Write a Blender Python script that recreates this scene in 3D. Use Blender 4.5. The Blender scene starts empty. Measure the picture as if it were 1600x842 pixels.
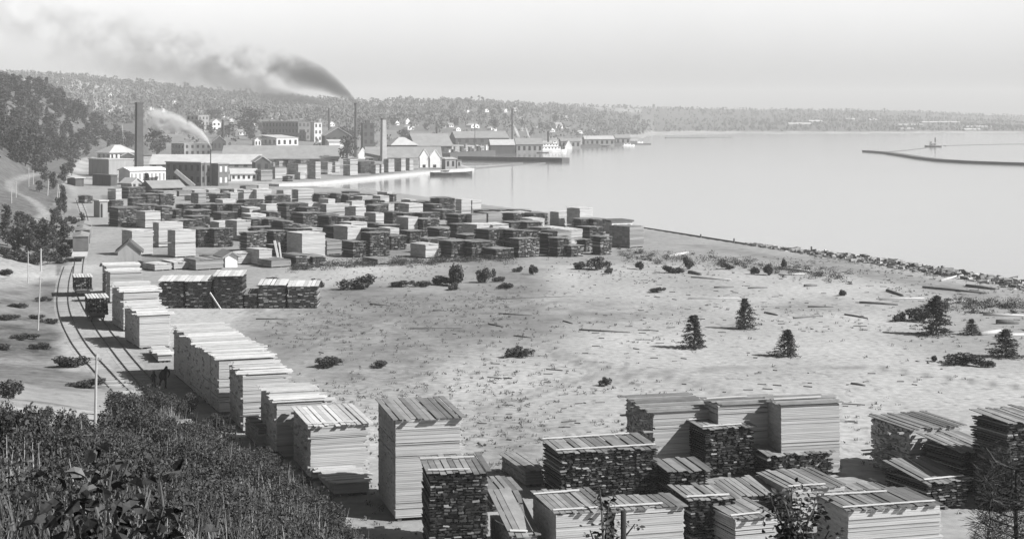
SMOKE_D, STEAM_D = 0.62, 1.8
HAZE_D, HAZE_C, HAZE_TOP = 0.00016, 0.95, 150.0
SUN_E, SKY_S, SKY_POW, SKY_MUL, EXPO = 4.7, 0.15, 1.0, 1.36, 0.75
SKY_ZEN = 0.10
import bpy, math, random
import numpy as np
R = math.radians
rng = np.random.default_rng(7)
random.seed(7)
scene = bpy.context.scene
COL = scene.collection
F, HC, YH = 2600.0, 25.0, 185.0        # focal length in photo pixels, eye height, horizon row
WL = -0.8                              # water level

# ---------------------------------------------------------------- materials
def mat(name, v, var=0.25, scale=1.0, rough=0.9, island=0.0, ramp=None, stretch=(1, 1, 1), world=False, bump=0.0):
    m = bpy.data.materials.new(name); m.use_nodes = True
    nt = m.node_tree; N = nt.nodes; L = nt.links
    bs = N['Principled BSDF']; bs.inputs['Roughness'].default_value = rough
    bs.inputs['Specular IOR Level'].default_value = 0.25
    if world:
        src = N.new('ShaderNodeNewGeometry').outputs['Position']
    else:
        src = N.new('ShaderNodeTexCoord').outputs['Object']
    mp = N.new('ShaderNodeMapping'); mp.inputs['Scale'].default_value = stretch
    L.new(src, mp.inputs['Vector'])
    no = N.new('ShaderNodeTexNoise'); no.inputs['Scale'].default_value = scale; no.inputs['Detail'].default_value = 5
    no.inputs['Roughness'].default_value = 0.65
    L.new(mp.outputs[0], no.inputs['Vector'])
    mr = N.new('ShaderNodeMapRange')
    mr.inputs['From Min'].default_value = 0.25; mr.inputs['From Max'].default_value = 0.75
    mr.inputs['To Min'].default_value = 1 - var; mr.inputs['To Max'].default_value = 1 + var
    L.new(no.outputs['Fac'], mr.inputs['Value'])
    val = mr.outputs[0]
    g = N.new('ShaderNodeNewGeometry')
    if ramp:
        cr = N.new('ShaderNodeValToRGB'); el = cr.color_ramp.elements
        cr.color_ramp.interpolation = 'LINEAR'
        while len(el) < len(ramp): el.new(0.5)
        for e, (p, c) in zip(el, ramp):
            e.position = p; e.color = (c, c, c, 1)
        L.new(g.outputs['Random Per Island'], cr.inputs['Fac'])
        mu = N.new('ShaderNodeMath'); mu.operation = 'MULTIPLY'
        L.new(val, mu.inputs[0]); L.new(cr.outputs['Color'], mu.inputs[1]); val = mu.outputs[0]
        v = 1.0
    elif island:
        mi = N.new('ShaderNodeMapRange')
        mi.inputs['To Min'].default_value = 1 - island; mi.inputs['To Max'].default_value = 1 + island
        L.new(g.outputs['Random Per Island'], mi.inputs['Value'])
        mu = N.new('ShaderNodeMath'); mu.operation = 'MULTIPLY'
        L.new(val, mu.inputs[0]); L.new(mi.outputs[0], mu.inputs[1]); val = mu.outputs[0]
    mu = N.new('ShaderNodeMath'); mu.operation = 'MULTIPLY'; mu.inputs[1].default_value = v; mu.use_clamp = True
    L.new(val, mu.inputs[0])
    L.new(mu.outputs[0], bs.inputs['Base Color'])
    if bump:
        bp = N.new('ShaderNodeBump'); bp.inputs['Strength'].default_value = bump; bp.inputs['Distance'].default_value = 0.05
        L.new(no.outputs['Fac'], bp.inputs['Height']); L.new(bp.outputs[0], bs.inputs['Normal'])
    return m

M = {
 'pale':   mat('fresh_sawn_boards', 0.375, 0.24, 1.2, island=0.13, stretch=(.3, .3, 5)),
 'wood':   mat('weathered_boards', 0.33, 0.2, 1.2, island=0.25, stretch=(.3, .3, 5)),
 'grey':   mat('old_grey_boards', 0.21, 0.2, 1.2, island=0.3, stretch=(.3, .3, 5)),
 'slab':   mat('bark_slab_ends', 1, 0.25, 2.0, ramp=[(0, .014), (.60, .035), (.78, .075), (.90, .19), (1, .34)]),
 'slabg':  mat('grey_slab_ends', 1, 0.25, 2.0, ramp=[(0, .025), (.5, .05), (.7, .13), (1, .32)]),
 'roofp':  mat('pale_cover_boards', 0.46, 0.2, 1.0, island=0.24, stretch=(1, 1, 1)),
 'roofg':  mat('grey_cover_boards', 0.185, 0.3, 1.0, island=0.4),
 'roofd':  mat('dark_cover_boards', 0.15, 0.25, 1.0, island=0.4),
 'batten': mat('white_batten', 0.50, 0.12, 1.0),
 'skid':   mat('foundation_timber', 0.10, 0.3, 1.0),
 'brick':  mat('mill_brick', 0.13, 0.22, 0.5, island=0.0),
 'brickd': mat('dark_brick', 0.075, 0.25, 0.5),
 'wallw':  mat('whitewashed_wall', 0.62, 0.12, 0.3),
 'wallg':  mat('grey_plank_wall', 0.27, 0.22, 0.35, stretch=(3, 3, .4)),
 'walld':  mat('dark_plank_wall', 0.075, 0.3, 0.35, stretch=(3, 3, .4)),
 'rfp':    mat('pale_roofing', 0.42, 0.16, 0.25),
 'rfg':    mat('grey_shingle_roof', 0.24, 0.2, 0.25),
 'rfd':    mat('dark_shingle_roof', 0.10, 0.25, 0.25),
 'glass':  mat('window_glass', 0.03, 0.2, 1.0, rough=0.15),
 'glassl': mat('painted_sky_pane', 0.55, 0.1, 1.0, rough=0.3),  # pale base colour painted in for sky light on the panes
 'iron':   mat('dark_iron', 0.04, 0.3, 1.0, rough=0.6),
 'rail':   mat('rusty_rail', 0.06, 0.3, 1.0, rough=0.6),
 'white':  mat('white_paint', 0.78, 0.08, 0.5),
 'log':    mat('driftwood', 0.14, 0.35, 1.5, island=0.3),
 'logp':   mat('bleached_driftwood', 0.40, 0.2, 1.5, island=0.15),
 'pole':   mat('pole_wood', 0.36, 0.2, 1.5),
 'rock':   mat('shore_stone', 0.25, 0.3, 0.8, island=0.65),
 'slabd':  mat('dark_bark_slab_ends', 1, 0.25, 2.0, ramp=[(0, .010), (.74, .028), (.90, .09), (1, .30)]),
 'bark':   mat('tree_bark', 0.09, 0.3, 3.0),
 'leaf':   mat('broad_leaves', 0.05, 0.3, 0.6, rough=0.65, island=0.62),
 'leafb':  mat('bank_leaves', 0.042, 0.35, 0.6, rough=0.6, island=0.75),
 'needle': mat('conifer_needles', 0.036, 0.3, 0.6, rough=0.8, island=0.6),
 'wood_far': mat('far_leaves_haze_toned', 0.12, 0.3, 0.006, rough=0.95, island=0.12, world=True),  # lighter leaf colour carries haze that the even haze volume lacks
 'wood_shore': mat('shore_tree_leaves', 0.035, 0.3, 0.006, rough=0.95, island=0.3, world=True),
 'grass':  mat('weed_blades', 0.06, 0.3, 0.3, rough=0.8, island=0.75),
 'straw':  mat('straw_blades', 0.17, 0.4, 0.3, rough=0.8, island=0.6),
 'cloth':  mat('dark_wool_cloth', 0.018, 0.2, 4),
 'skin':   mat('weathered_skin', 0.28, 0.1, 4),
 'cart':   mat('cart_timber', 0.12, 0.25, 1),
}
# ---------------------------------------------------------------- object helpers
def props(o, label=None, cat=None, group=None, kind=None):
    if label: o['label'] = label
    if cat: o['category'] = cat
    if group: o['group'] = group
    if kind: o['kind'] = kind
    return o
def empty(name, loc, rz, label, cat, group=None):
    o = bpy.data.objects.new(name, None); COL.objects.link(o)
    o.location = loc; o.rotation_euler = (0, 0, rz); o.empty_display_size = 0.5
    return props(o, label, cat, group)
def obj(name, me, parent=None, loc=(0, 0, 0), rz=0.0):
    o = bpy.data.objects.new(name, me); COL.objects.link(o)
    o.location = loc; o.rotation_euler = (0, 0, rz)
    if parent: o.parent = parent
    return o
def mesh_np(name, V, FC, m, smooth=False):
    """V (n,3) array; FC list of faces or (k,4)/(k,3) int array"""
    me = bpy.data.meshes.new(name)
    V = np.asarray(V, dtype=np.float32)
    if isinstance(FC, np.ndarray):
        k, c = FC.shape
        me.vertices.add(len(V)); me.vertices.foreach_set('co', V.ravel())
        me.loops.add(k * c); me.loops.foreach_set('vertex_index', FC.astype(np.int32).ravel())
        me.polygons.add(k)
        me.polygons.foreach_set('loop_start', np.arange(0, k * c, c, dtype=np.int32))
        me.polygons.foreach_set('loop_total', np.full(k, c, dtype=np.int32))
        me.update(calc_edges=True); me.validate()
    else:
        me.from_pydata([tuple(map(float, v)) for v in V], [], FC); me.update()
    me.polygons.foreach_set('use_smooth', np.full(len(me.polygons), bool(smooth)))
    if m is not None: me.materials.append(m)
    return me
BF = np.array([[0, 3, 2, 1], [4, 5, 6, 7], [0, 1, 5, 4], [1, 2, 6, 5], [2, 3, 7, 6], [3, 0, 4, 7]])
def box_arrays(B):
    """B (n,6): x0,x1,y0,y1,z0,z1"""
    B = np.asarray(B, dtype=np.float64).reshape(-1, 6); n = len(B)
    ix = np.array([0, 1, 1, 0, 0, 1, 1, 0]); iy = np.array([2, 2, 3, 3, 2, 2, 3, 3]); iz = np.array([4, 4, 4, 4, 5, 5, 5, 5])
    V = np.stack([B[:, ix], B[:, iy], B[:, iz]], axis=2).reshape(-1, 3)
    FC = (BF[None] + 8 * np.arange(n)[:, None, None]).reshape(-1, 4)
    return V, FC
def boxes(name, B, m, parent=None, fn=None):
    V, FC = box_arrays(B)
    if fn is not None: V = fn(V)
    return obj(name, mesh_np(name, V, FC, m), parent)
def tube_arrays(P, Rr, seg=8, cap=True):
    P = np.asarray(P, float); n = len(P); Rr = np.broadcast_to(np.asarray(Rr, float), (n,))
    V = []; 
    for i in range(n):
        d = P[min(i + 1, n - 1)] - P[max(i - 1, 0)]; d = d / (np.linalg.norm(d) + 1e-9)
        up = np.array([0, 0, 1.0]) if abs(d[2]) < 0.9 else np.array([1.0, 0, 0])
        a = np.cross(up, d); a /= np.linalg.norm(a); b = np.cross(d, a)
        for k in range(seg):
            t = 2 * math.pi * (k + .5) / seg
            V.append(P[i] + Rr[i] * (math.cos(t) * a + math.sin(t) * b))
    FC = []
    for i in range(n - 1):
        for k in range(seg):
            FC.append([i * seg + k, i * seg + (k + 1) % seg, (i + 1) * seg + (k + 1) % seg, (i + 1) * seg + k])
    if cap:
        FC.append(list(range(seg))[::-1]); FC.append([(n - 1) * seg + k for k in range(seg)])
    return V, FC
def tubes(name, L, m, parent=None, seg=8, smooth=False):
    V = []; FC = []
    for P, r in L:
        v, f = tube_arrays(P, r, seg); o = len(V)
        V += list(v); FC += [[i + o for i in q] for q in f]
    return obj(name, mesh_np(name, V, FC, m, smooth), parent)

# ---------------------------------------------------------------- terrain function
def interp(x, xs, ys): return np.interp(x, xs, ys)
def wp(px, py, z=0.0):
    Y = F * (HC - z) / (py - YH); return np.array([(px - 800) / F * Y, Y])
SHORE_PX = [(1800, 505), (1600, 453), (1500, 437), (1400, 420), (1300, 405), (1200, 390), (1100, 374), (1010, 359), (950, 346),
  (860, 334), (760, 322), (690, 312), (620, 303), (560, 298), (500, 294), (440, 293.5), (405, 293), (398, 291.5), (430, 289.5), (495, 288),
  (560, 281.5), (620, 275.5), (680, 269.5), (735, 266), (738, 262.5), (700, 251), (692, 247), (720, 243), (765, 240.5), (850, 237.5), (880, 232.5),
  (960, 227.5), (1000, 218), (1010, 213.5), (1020, 211.8), (1100, 210.6), (1200, 209.6), (1400, 208.6), (1600, 208), (2000, 207.5), (3000, 207)]
SH = [(400., -200.), (400., 60.), (95., 150.)] + [tuple(wp(a, b, WL)) for a, b in SHORE_PX] + [(9000., 3100.), (9000., 14000.), (-9000., 14000.), (-9000., -200.)]
SH = np.array(SH)
def shore_sd(X, Y):
    X = np.asarray(X, float); Y = np.asarray(Y, float)
    d = np.full(X.shape, 1e18); ins = np.zeros(X.shape, bool)
    n = len(SH)
    for i in range(n):
        x0, y0 = SH[i]; x1, y1 = SH[(i + 1) % n]
        dx, dy = x1 - x0, y1 - y0; L2 = dx * dx + dy * dy + 1e-12
        t = np.clip(((X - x0) * dx + (Y - y0) * dy) / L2, 0, 1)
        d = np.minimum(d, (X - x0 - t * dx) ** 2 + (Y - y0 - t * dy) ** 2)
        if abs(dy) > 1e-9:
            c = ((y0 > Y) != (y1 > Y)) & (X < dx * (Y - y0) / dy + x0)
            ins ^= c
    return np.sqrt(d) * np.where(ins, 1, -1)
def lat(ix, iy, s):
    h = np.sin(ix * 127.1 + iy * 311.7 + s * 74.7) * 43758.5453
    return h - np.floor(h)
def vnoise(X, Y, sc, s=0, oct=3):
    out = 0; amp = 1; tot = 0
    for o in range(oct):
        x = X / sc; y = Y / sc
        ix = np.floor(x); iy = np.floor(y); fx = x - ix; fy = y - iy
        fx = fx * fx * (3 - 2 * fx); fy = fy * fy * (3 - 2 * fy)
        v = (lat(ix, iy, s) * (1 - fx) + lat(ix + 1, iy, s) * fx) * (1 - fy) + (lat(ix, iy + 1, s) * (1 - fx) + lat(ix + 1, iy + 1, s) * fx) * fy
        out = out + amp * v; tot += amp; amp *= .5; sc *= .5; s += 3.1
    return out / tot
def sst(a, b, x):
    t = np.clip((x - a) / (b - a), 0, 1); return t * t * (3 - 2 * t)
FOOT = np.array([(150, -40), (195, -52), (228, -66), (277, -78), (419, -112), (565, -148), (700, -182), (900, -230), (985, -250), (1050, -248), (1150, -254), (1400, -304), (7000, -1800)])
def ground(X, Y, shore=True):
    X = np.asarray(X, float); Y = np.asarray(Y, float)
    Ys = np.maximum(Y, 1.0); px = 800 + F * X / Ys
    # near bluff under the camera
    Yf = interp(px, [-900, 0, 200, 300, 420, 500, 570, 650, 800, 2500], [210, 175, 157, 142, 122, 108, 96, 74, 60, 52])
    u = np.clip(1 - Ys / Yf, 0, 1)
    pw = interp(px, [300, 700], [1.4, 1.05])
    z = 22.6 * u ** pw
    # wooded hill on the left
    fx = interp(Y, FOOT[:, 0], FOOT[:, 1])
    d = np.maximum(fx - X, 0)
    hh = 0.22 * np.minimum(d, 20) + 0.66 * np.clip(d - 20, 0, 58) + 0.05 * np.clip(d - 78, 0, 200)
    z = np.maximum(z, hh * sst(150, 260, Y) * (1 - sst(1500, 2100, Y)))
    # town slope and far hills
    Yb = interp(px, [-900, 560, 760, 880, 1000, 1020, 2500], [1060, 1060, 1380, 1750, 2380, 2960, 3000])
    Yc = interp(px, [-900, 700, 1000, 1600, 2500], [2650, 2750, 3700, 4700, 4900])
    cp = interp(px, [-900, 0, 100, 250, 330, 400, 560, 700, 800, 1000, 1200, 1400, 1600, 2500], [112, 117, 120, 136, 146, 152, 161, 160, 163, 169, 172, 174, 182, 182])
    zc = HC + (YH - cp) * Yc / F
    t = np.clip((Y - Yb) / (Yc - Yb), 0, 1.0)
    hill = zc * (0.75 * t + 0.25 * t * t) + (vnoise(X, Y, 420., 5, 3) - .5) * 22 * np.sin(np.pi * np.clip(t * .9, 0, 1))
    hill = np.where(Y > Yc, zc - (Y - Yc) * 0.02, hill)
    z = np.maximum(z, np.where(Y > Yb, np.maximum(hill, 0), 0))
    z = z + (vnoise(X, Y, 9., 2, 3) - .5) * np.interp(z, [0, .2, 3], [.10, .25, 1.0]) * (1 - sst(400, 900, Y))
    if shore:
        sd = shore_sd(X, Y)
        z = np.where(sd < 3.4, np.minimum(z, np.clip(sd * .25 + WL, -4, 0)), z)
    return z
def gz(x, y): return float(ground(np.array([x]), np.array([y]))[0])
_Yg = np.exp(np.linspace(math.log(4), math.log(6500), 900))
def hit(px, py):
    """first ground point under a photo pixel"""
    X = (px - 800) / F * _Yg; zr = HC - (py - YH) / F * _Yg
    zg = np.maximum(ground(X, _Yg), WL)
    k = np.argmax(zg >= zr)
    if zg[k] < zr[k]: k = len(_Yg) - 1
    if k == 0: return np.array([X[0], _Yg[0], zg[0]])
    a = zr[k - 1] - zg[k - 1]; b = zg[k] - zr[k]; t = a / (a + b + 1e-12)
    Y = _Yg[k - 1] + t * (_Yg[k] - _Yg[k - 1])
    return np.array([(px - 800) / F * Y, Y, HC - (py - YH) / F * Y])
def ztop(py, Y): return HC - (py - YH) * Y / F

# ---------------------------------------------------------------- ground sheet
def pl_dist(X, Y, P):
    d = np.full(X.shape, 1e18)
    for (x0, y0), (x1, y1) in zip(P[:-1], P[1:]):
        dx, dy = x1 - x0, y1 - y0
        t = np.clip(((X - x0) * dx + (Y - y0) * dy) / (dx * dx + dy * dy + 1e-12), 0, 1)
        d = np.minimum(d, (X - x0 - t * dx) ** 2 + (Y - y0 - t * dy) ** 2)
    return np.sqrt(d)
STREET = [(330, 700), (255, 610), (205, 550), (165, 490), (150, 450), (148, 400), (158, 370), (160, 350), (145, 320), (125, 300), (112, 285)]
HROAD = [(74, 268), (40, 276), (17, 288), (20, 300), (42, 308), (62, 322), (72, 335), (62, 346)]
PATH = [(-60, 452), (20, 444), (60, 438), (100, 432)]
def ground_sheet():
    ys = np.exp(np.linspace(math.log(2.0), math.log(7000), 700)); pxs = np.arange(-900, 2501, 5.0)
    PX, YY = np.meshgrid(pxs, ys); XX = (PX - 800) / F * YY
    Z = ground(XX, YY)
    V = np.stack([XX, YY, Z], 2).reshape(-1, 3)
    r, c = XX.shape
    i = np.arange(r - 1)[:, None] * c + np.arange(c - 1)[None]
    FC = np.stack([i, i + 1, i + 1 + c, i + c], 2).reshape(-1, 4)
    me = mesh_np('ground', V, FC, None, True)
    x, y, z = V.T
    px = PX.ravel()
    veg = 0.9 * sst(.6, 3., z) * (y < 200) * (0.55 + .6 * sst(.35, .65, vnoise(x, y, 14., 8)))
    # bare sandy apron on the lower bank
    PYv = YH + (HC - z) * F / y
    bare = (y < 210) & (px < 230) & (y > 105)
    veg = np.where(bare, sst(.50, .68, vnoise(x, y, 12., 21, 4)) * .75, veg)
    left = (y >= 165) & (y < 600) & (px < 160)
    fx = np.interp(y, FOOT[:, 0], FOOT[:, 1])
    vl = (.45 + .55 * sst(.3, .62, vnoise(x, y, 16., 11))) * sst(-10, 10, fx - x)
    slope_grass = (.5 + .5 * sst(.35, .6, vnoise(x, y, 10., 12, 4))) * sst(112, 78, px + 44 * (vnoise(x, y, 7., 4, 4) - .5)) * sst(432, 446, PYv)
    vl = np.where(PYv > 430, slope_grass, np.where((PYv > 398) & (px < 90), vl * .25, np.maximum(vl, .75 * sst(118, 95, px))))
    veg = np.where(left, vl, veg)
    far = y >= 600
    veg = np.where((y >= 380) & (y < 1700) & (fx - x > 5), .97, veg)
    veg = np.where(far & (z > 1.5) & (fx - x < 5), .90 - .5 * sst(.60, .68, vnoise(x, y * .6, 210., 3, 4)) - .25 * ((px > 230) & (px < 900) & (y < 1700)) + .6 * (px > 1000), veg)
    flat = (z < 1.2) & (y > 80) & ~bare & ~left
    n1 = vnoise(x, y * .5, 22., 15, 4); n2 = vnoise(x, y, 3.0, 33, 2)
    vf = .62 * sst(.55, .72, n1) * (.4 + .9 * n2)
    band = np.exp(-((PYv - 478 - .02 * (px - 400)) / 22) ** 2) * (px > 380) * (px < 1050) + np.exp(-((PYv - 412 + .01 * (px - 1100)) / 16) ** 2) * (px > 900)
    vf = np.maximum(vf, .5 * band * sst(.35, .6, n2) * sst(.3, .55, n1))
    veg = np.where(flat, vf, veg)
    for P, wd in ((STREET, 3.6), (HROAD, 1.7), (PATH, 1.6)):
        W = [tuple(hit(*p)[:2]) for p in P]
        cut = sst(wd * .5, wd * 1.4, pl_dist(x, y, W)); veg = veg * (cut if P is STREET else .42 + .58 * cut)
    SD = shore_sd(x, y)
    a = me.attributes.new('veg', 'FLOAT', 'POINT'); a.data.foreach_set('value', np.clip(veg, 0, 1).astype(np.float32))
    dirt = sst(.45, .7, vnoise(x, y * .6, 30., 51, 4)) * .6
    dirt = np.where((y > 285) & (y < 640) & (SD > 0) & (z < 1), np.maximum(dirt, .55), dirt)   # sawdust and darker dirt of the yard
    shore_track = np.exp(-((SD - 13) / 6.0) ** 2) * (px > 1040) * (y < 330)
    dirt = np.maximum(dirt, shore_track)
    for P in ([(560, 470), (640, 492), (719, 509), (850, 540), (980, 600)], [(1260, 665), (1100, 602), (900, 562), (700, 540)], [(1640, 612), (1350, 572), (1100, 577), (900, 592), (760, 640)], [(440, 560), (520, 520), (600, 500)]):
        W = [tuple(hit(*p)[:2]) for p in P]; dd_ = pl_dist(x, y, W)
        dirt = np.maximum(dirt, (.75 * np.exp(-((dd_ - .75) / .35) ** 2) + .2 * (dd_ < 1.0)) * (y < 400))
    a = me.attributes.new('dirt', 'FLOAT', 'POINT'); a.data.foreach_set('value', np.clip(dirt, 0, 1).astype(np.float32))
    m = bpy.data.materials.new('sand_and_turf'); m.use_nodes = True
    nt = m.node_tree; N = nt.nodes; L = nt.links; bs = N['Principled BSDF']
    bs.inputs['Roughness'].default_value = .95; bs.inputs['Specular IOR Level'].default_value = .1
    pos = N.new('ShaderNodeNewGeometry').outputs['Position']
    def noise(sc, det=4, st=(1, 1, 1)):
        mp = N.new('ShaderNodeMapping'); mp.inputs['Scale'].default_value = st; L.new(pos, mp.inputs['Vector'])
        n = N.new('ShaderNodeTexNoise'); n.inputs['Scale'].default_value = sc; n.inputs['Detail'].default_value = det
        L.new(mp.outputs[0], n.inputs['Vector']); return n.outputs['Fac']
    def mrange(s, a, b, c, d):
        n = N.new('ShaderNodeMapRange'); n.inputs[1].default_value = a; n.inputs[2].default_value = b; n.inputs[3].default_value = c; n.inputs[4].default_value = d
        L.new(s, n.inputs[0]); return n.outputs[0]
    def math_(op, a, b):
        n = N.new('ShaderNodeMath'); n.operation = op
        for k, s in enumerate((a, b)):
            if isinstance(s, (int, float)): n.inputs[k].default_value = s
            else: L.new(s, n.inputs[k])
        return n.outputs[0]
    def mixf(f, a, b):
        n = N.new('ShaderNodeMix'); n.data_type = 'FLOAT'
        L.new(f, n.inputs[0])
        for k, s in ((2, a), (3, b)):
            if isinstance(s, (int, float)): n.inputs[k].default_value = s
            else: L.new(s, n.inputs[k])
        return n.outputs[0]
    av = N.new('ShaderNodeAttribute'); av.attribute_name = 'veg'
    ad = N.new('ShaderNodeAttribute'); ad.attribute_name = 'dirt'
    sand = math_('MULTIPLY', mrange(noise(.06, 6, (1, .5, 1)), .3, .7, .28, .43), mrange(noise(1.3, 6), .3, .7, .76, 1.2))
    sand = math_('MULTIPLY', sand, mrange(noise(.9, 3, (1, .35, 1)), .60, .68, 1.0, .72))
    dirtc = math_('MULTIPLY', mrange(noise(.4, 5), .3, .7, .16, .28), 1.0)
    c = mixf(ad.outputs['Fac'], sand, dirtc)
    grass = math_('MULTIPLY', mrange(noise(.35, 6), .3, .7, .06, .15), mrange(noise(2.5, 4), .3, .7, .7, 1.3))
    vf_ = math_('ADD', av.outputs['Fac'], mrange(noise(.8, 5), .3, .7, -.18, .18))
    n = N.new('ShaderNodeClamp'); L.new(math_('MULTIPLY', vf_, math_('GREATER_THAN', av.outputs['Fac'], .02)), n.inputs[0])
    c = mixf(n.outputs[0], c, grass)
    L.new(c, bs.inputs['Base Color'])
    bp = N.new('ShaderNodeBump'); bp.inputs['Strength'].default_value = .5; bp.inputs['Distance'].default_value = .12
    L.new(noise(1.1, 6), bp.inputs['Height']); L.new(bp.outputs[0], bs.inputs['Normal'])
    me.materials.append(m)
    props(obj('ground', me), kind='structure')
ground_sheet()
# water
m = bpy.data.materials.new('lake_water'); m.use_nodes = True
nt = m.node_tree; N = nt.nodes; L = nt.links; bs = N['Principled BSDF']
bs.inputs['Base Color'].default_value = (.19, .19, .19, 1); bs.inputs['Roughness'].default_value = .10; bs.inputs['IOR'].default_value = 1.45
pos = N.new('ShaderNodeNewGeometry').outputs['Position']
mp = N.new('ShaderNodeMapping'); mp.inputs['Scale'].default_value = (1, .45, 1); L.new(pos, mp.inputs['Vector'])
no = N.new('ShaderNodeTexNoise'); no.inputs['Scale'].default_value = .55; no.inputs['Detail'].default_value = 6; L.new(mp.outputs[0], no.inputs['Vector'])
bp = N.new('ShaderNodeBump'); bp.inputs['Strength'].default_value = .10; bp.inputs['Distance'].default_value = .3
n2 = N.new('ShaderNodeTexNoise'); n2.inputs['Scale'].default_value = .006; n2.inputs['Detail'].default_value = 5
mp2 = N.new('ShaderNodeMapping'); mp2.inputs['Scale'].default_value = (1, 2.2, 1); L.new(pos, mp2.inputs['Vector']); L.new(mp2.outputs[0], n2.inputs['Vector'])
mr = N.new('ShaderNodeMapRange'); mr.inputs[1].default_value = .4; mr.inputs[2].default_value = .65; mr.inputs[3].default_value = .05; mr.inputs[4].default_value = .16
L.new(n2.outputs['Fac'], mr.inputs[0]); L.new(mr.outputs[0], bp.inputs['Strength'])
L.new(no.outputs['Fac'], bp.inputs['Height']); L.new(bp.outputs[0], bs.inputs['Normal'])
V = [(-2500, 60, WL), (4600, 60, WL), (4600, 7000, WL), (-2500, 7000, WL)]
props(obj('water', mesh_np('water', V, [[0, 1, 2, 3]], m)), kind='structure')

# ---------------------------------------------------------------- lumber piles
def corner_box(xl, xn, xr, yt, yb, yaw, z0=None):
    """solve a box from the photo columns of its left, near and right edges: near corner, width, length, height"""
    p = hit(xn, yb); X0, Y0, zb = p
    s, c = math.sin(yaw), math.cos(yaw)
    t = (xr - 800) / F; w = (t * Y0 - X0) / max(c - t * s, .15)
    if xl is None: l = 4.9
    else:
        tl = (xl - 800) / F; l = (X0 - tl * Y0) / max(s + tl * c, .12)
    h = ztop(yt, Y0) - zb
    return p, max(w, .5), max(l, .5), max(h, .3)
def pile(xl, xn, xr, yt, yb, kind, label, group, yaw=18, roof='g', tilt=None, lmin=2.6, lmax=7.0, roofdir='y', battens=0, ragged=.07, extra=None, p=None, dims=None):
    yaw = R(yaw)
    if p is None: p, w, l, h = corner_box(xl, xn, xr, yt, yb, yaw)
    else: w, l, h = dims
    l = min(max(l, lmin), lmax)
    s, c = math.sin(yaw), math.cos(yaw)
    cx, cy = w / 2, l / 2
    # foreground piles are laid board by board, far ones in coarser courses
    q = max(p[1] / 115.0, 1.0) ** .85
    o = empty('lumber_pile', (p[0] + cx * c - cy * s, p[1] + cx * s + cy * c, p[2]), yaw, label, 'lumber pile', group)
    rs = np.random.default_rng(int(abs(p[0] * 91 + p[1] * 37)) + 3)
    zf = .22
    boxes('skid', [(-cx + a, -cx + a + .25, -cy + .1, cy - .1, -.6, zf) for a in np.linspace(.15, max(w - .4, .2), 3)], M['skid'], o)
    side = kind in 'Ssg'; far = q > 1.6
    if not side: q = q ** .6
    pit = (.115 if side else .15) * q
    n = max(int((h - zf) / pit), 2); pit = (h - zf) / n
    bw = (.30 if side else .40) * q
    B = []
    jit = .02 * q ** .5
    lean = rs.normal(0, .012)
    for k in range(n):
        z0 = zf + k * pit; th = pit * (rs.uniform(.86, .97) if side else rs.uniform(.4, .72))
        if side and rs.random() < .06: th = pit * .45
        dx = lean * (k * pit) * .5
        if side:
            m = max(int(l / bw), 2); e = np.linspace(-cy, cy, m + 1)
            j0 = rs.normal(0, jit, m); 
            for i in range(m):
                rg = ragged * rs.random() ** 2 * (2.2 if rs.random() < .12 else 1)
                rg2 = ragged * rs.random() ** 2
                j = rs.normal(0, jit)
                B.append((-cx + rg * (.25 if ragged > .5 else .07) + dx - (ragged * (1.2 if ragged > .5 else .4) if rs.random() < .05 else 0), cx - rg2 + dx + (ragged * 2 if rs.random() < .06 else 0), e[i] + (j if i in (0, m - 1) else 0), e[i + 1] - .01 * q + (j if i in (0, m - 1) else 0), z0, z0 + th))
        else:
            m = max(int(w / bw), 2); e = np.cumsum(rs.uniform(.7, 1.3, m + 1)); e = -cx + (e - e[0]) / (e[-1] - e[0]) * w
            for i in range(m):
                if rs.random() < (.015 if far else .05): continue
                j = rs.normal(0, (.06 if far else .11)); zz = rs.uniform(-.13, .13) * pit
                B.append((e[i] + dx + rs.uniform(0, .25) * bw, e[i + 1] + dx - rs.uniform(.02, .2) * bw, -cy + j, cy + rs.normal(0, .1), z0 + zz, z0 + th * rs.uniform(.7, 1.15) + zz))
    mm = {'S': 'pale', 's': 'wood', 'g': 'grey', 'E': 'slabd' if far else 'slab', 'e': 'slabg'}[kind]
    def roll(V):
        if side: return V
        V = V.copy().reshape(-1, 8, 3); k_ = rs.normal(0, .05, len(V))[:, None]
        V[:, :, 2] += k_ * (V[:, :, 0] - V[:, :, 0].mean(1, keepdims=True)); return V.reshape(-1, 3)
    boxes('board_stack', B, M[mm], o, roll)
    if not side:      # added dark block whose colour stands in for shade between the loose ends
        boxes('shade_core', [(-cx + .22, cx - .22, -cy + (.16 if far else .3), cy - .3, zf, h - pit * .6)], M['skid'], o)
    # cover of loose roof boards
    tl = R(rs.uniform(-1.0, 2.0)) if tilt is None else R(tilt)
    rm = {'p': 'roofp', 'g': 'roofg', 'd': 'roofd'}[roof]
    B = []; ov = .06 if far else .18; rw = .36 * q; th = .05 * q ** .35
    z0 = h + .01
    if roofdir == 'y':
        m = max(int((w + 2 * ov) / rw), 2); e = np.linspace(-cx - ov, cx + ov, m + 1)
        for i in range(m):
            a, b = rs.normal(0, .07 if far else .14, 2); lift = rs.uniform(0, .05 if far else .10)
            B.append((e[i] + .02, e[i + 1] - rs.uniform(.01, .18) * rw, -cy - ov + a, cy + ov + b, z0 + lift, z0 + lift + th))
    else:
        m = max(int((l + 2 * ov) / rw), 2); e = np.linspace(-cy - ov, cy + ov, m + 1)
        for i in range(m):
            a, b = rs.normal(0, .2, 2); lift = rs.uniform(0, .05 if far else .10)
            B.append((-cx - ov + a, cx + ov + b, e[i] + .02, e[i + 1] - rs.uniform(.01, .2) * rw, z0 + lift, z0 + lift + th))
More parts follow.
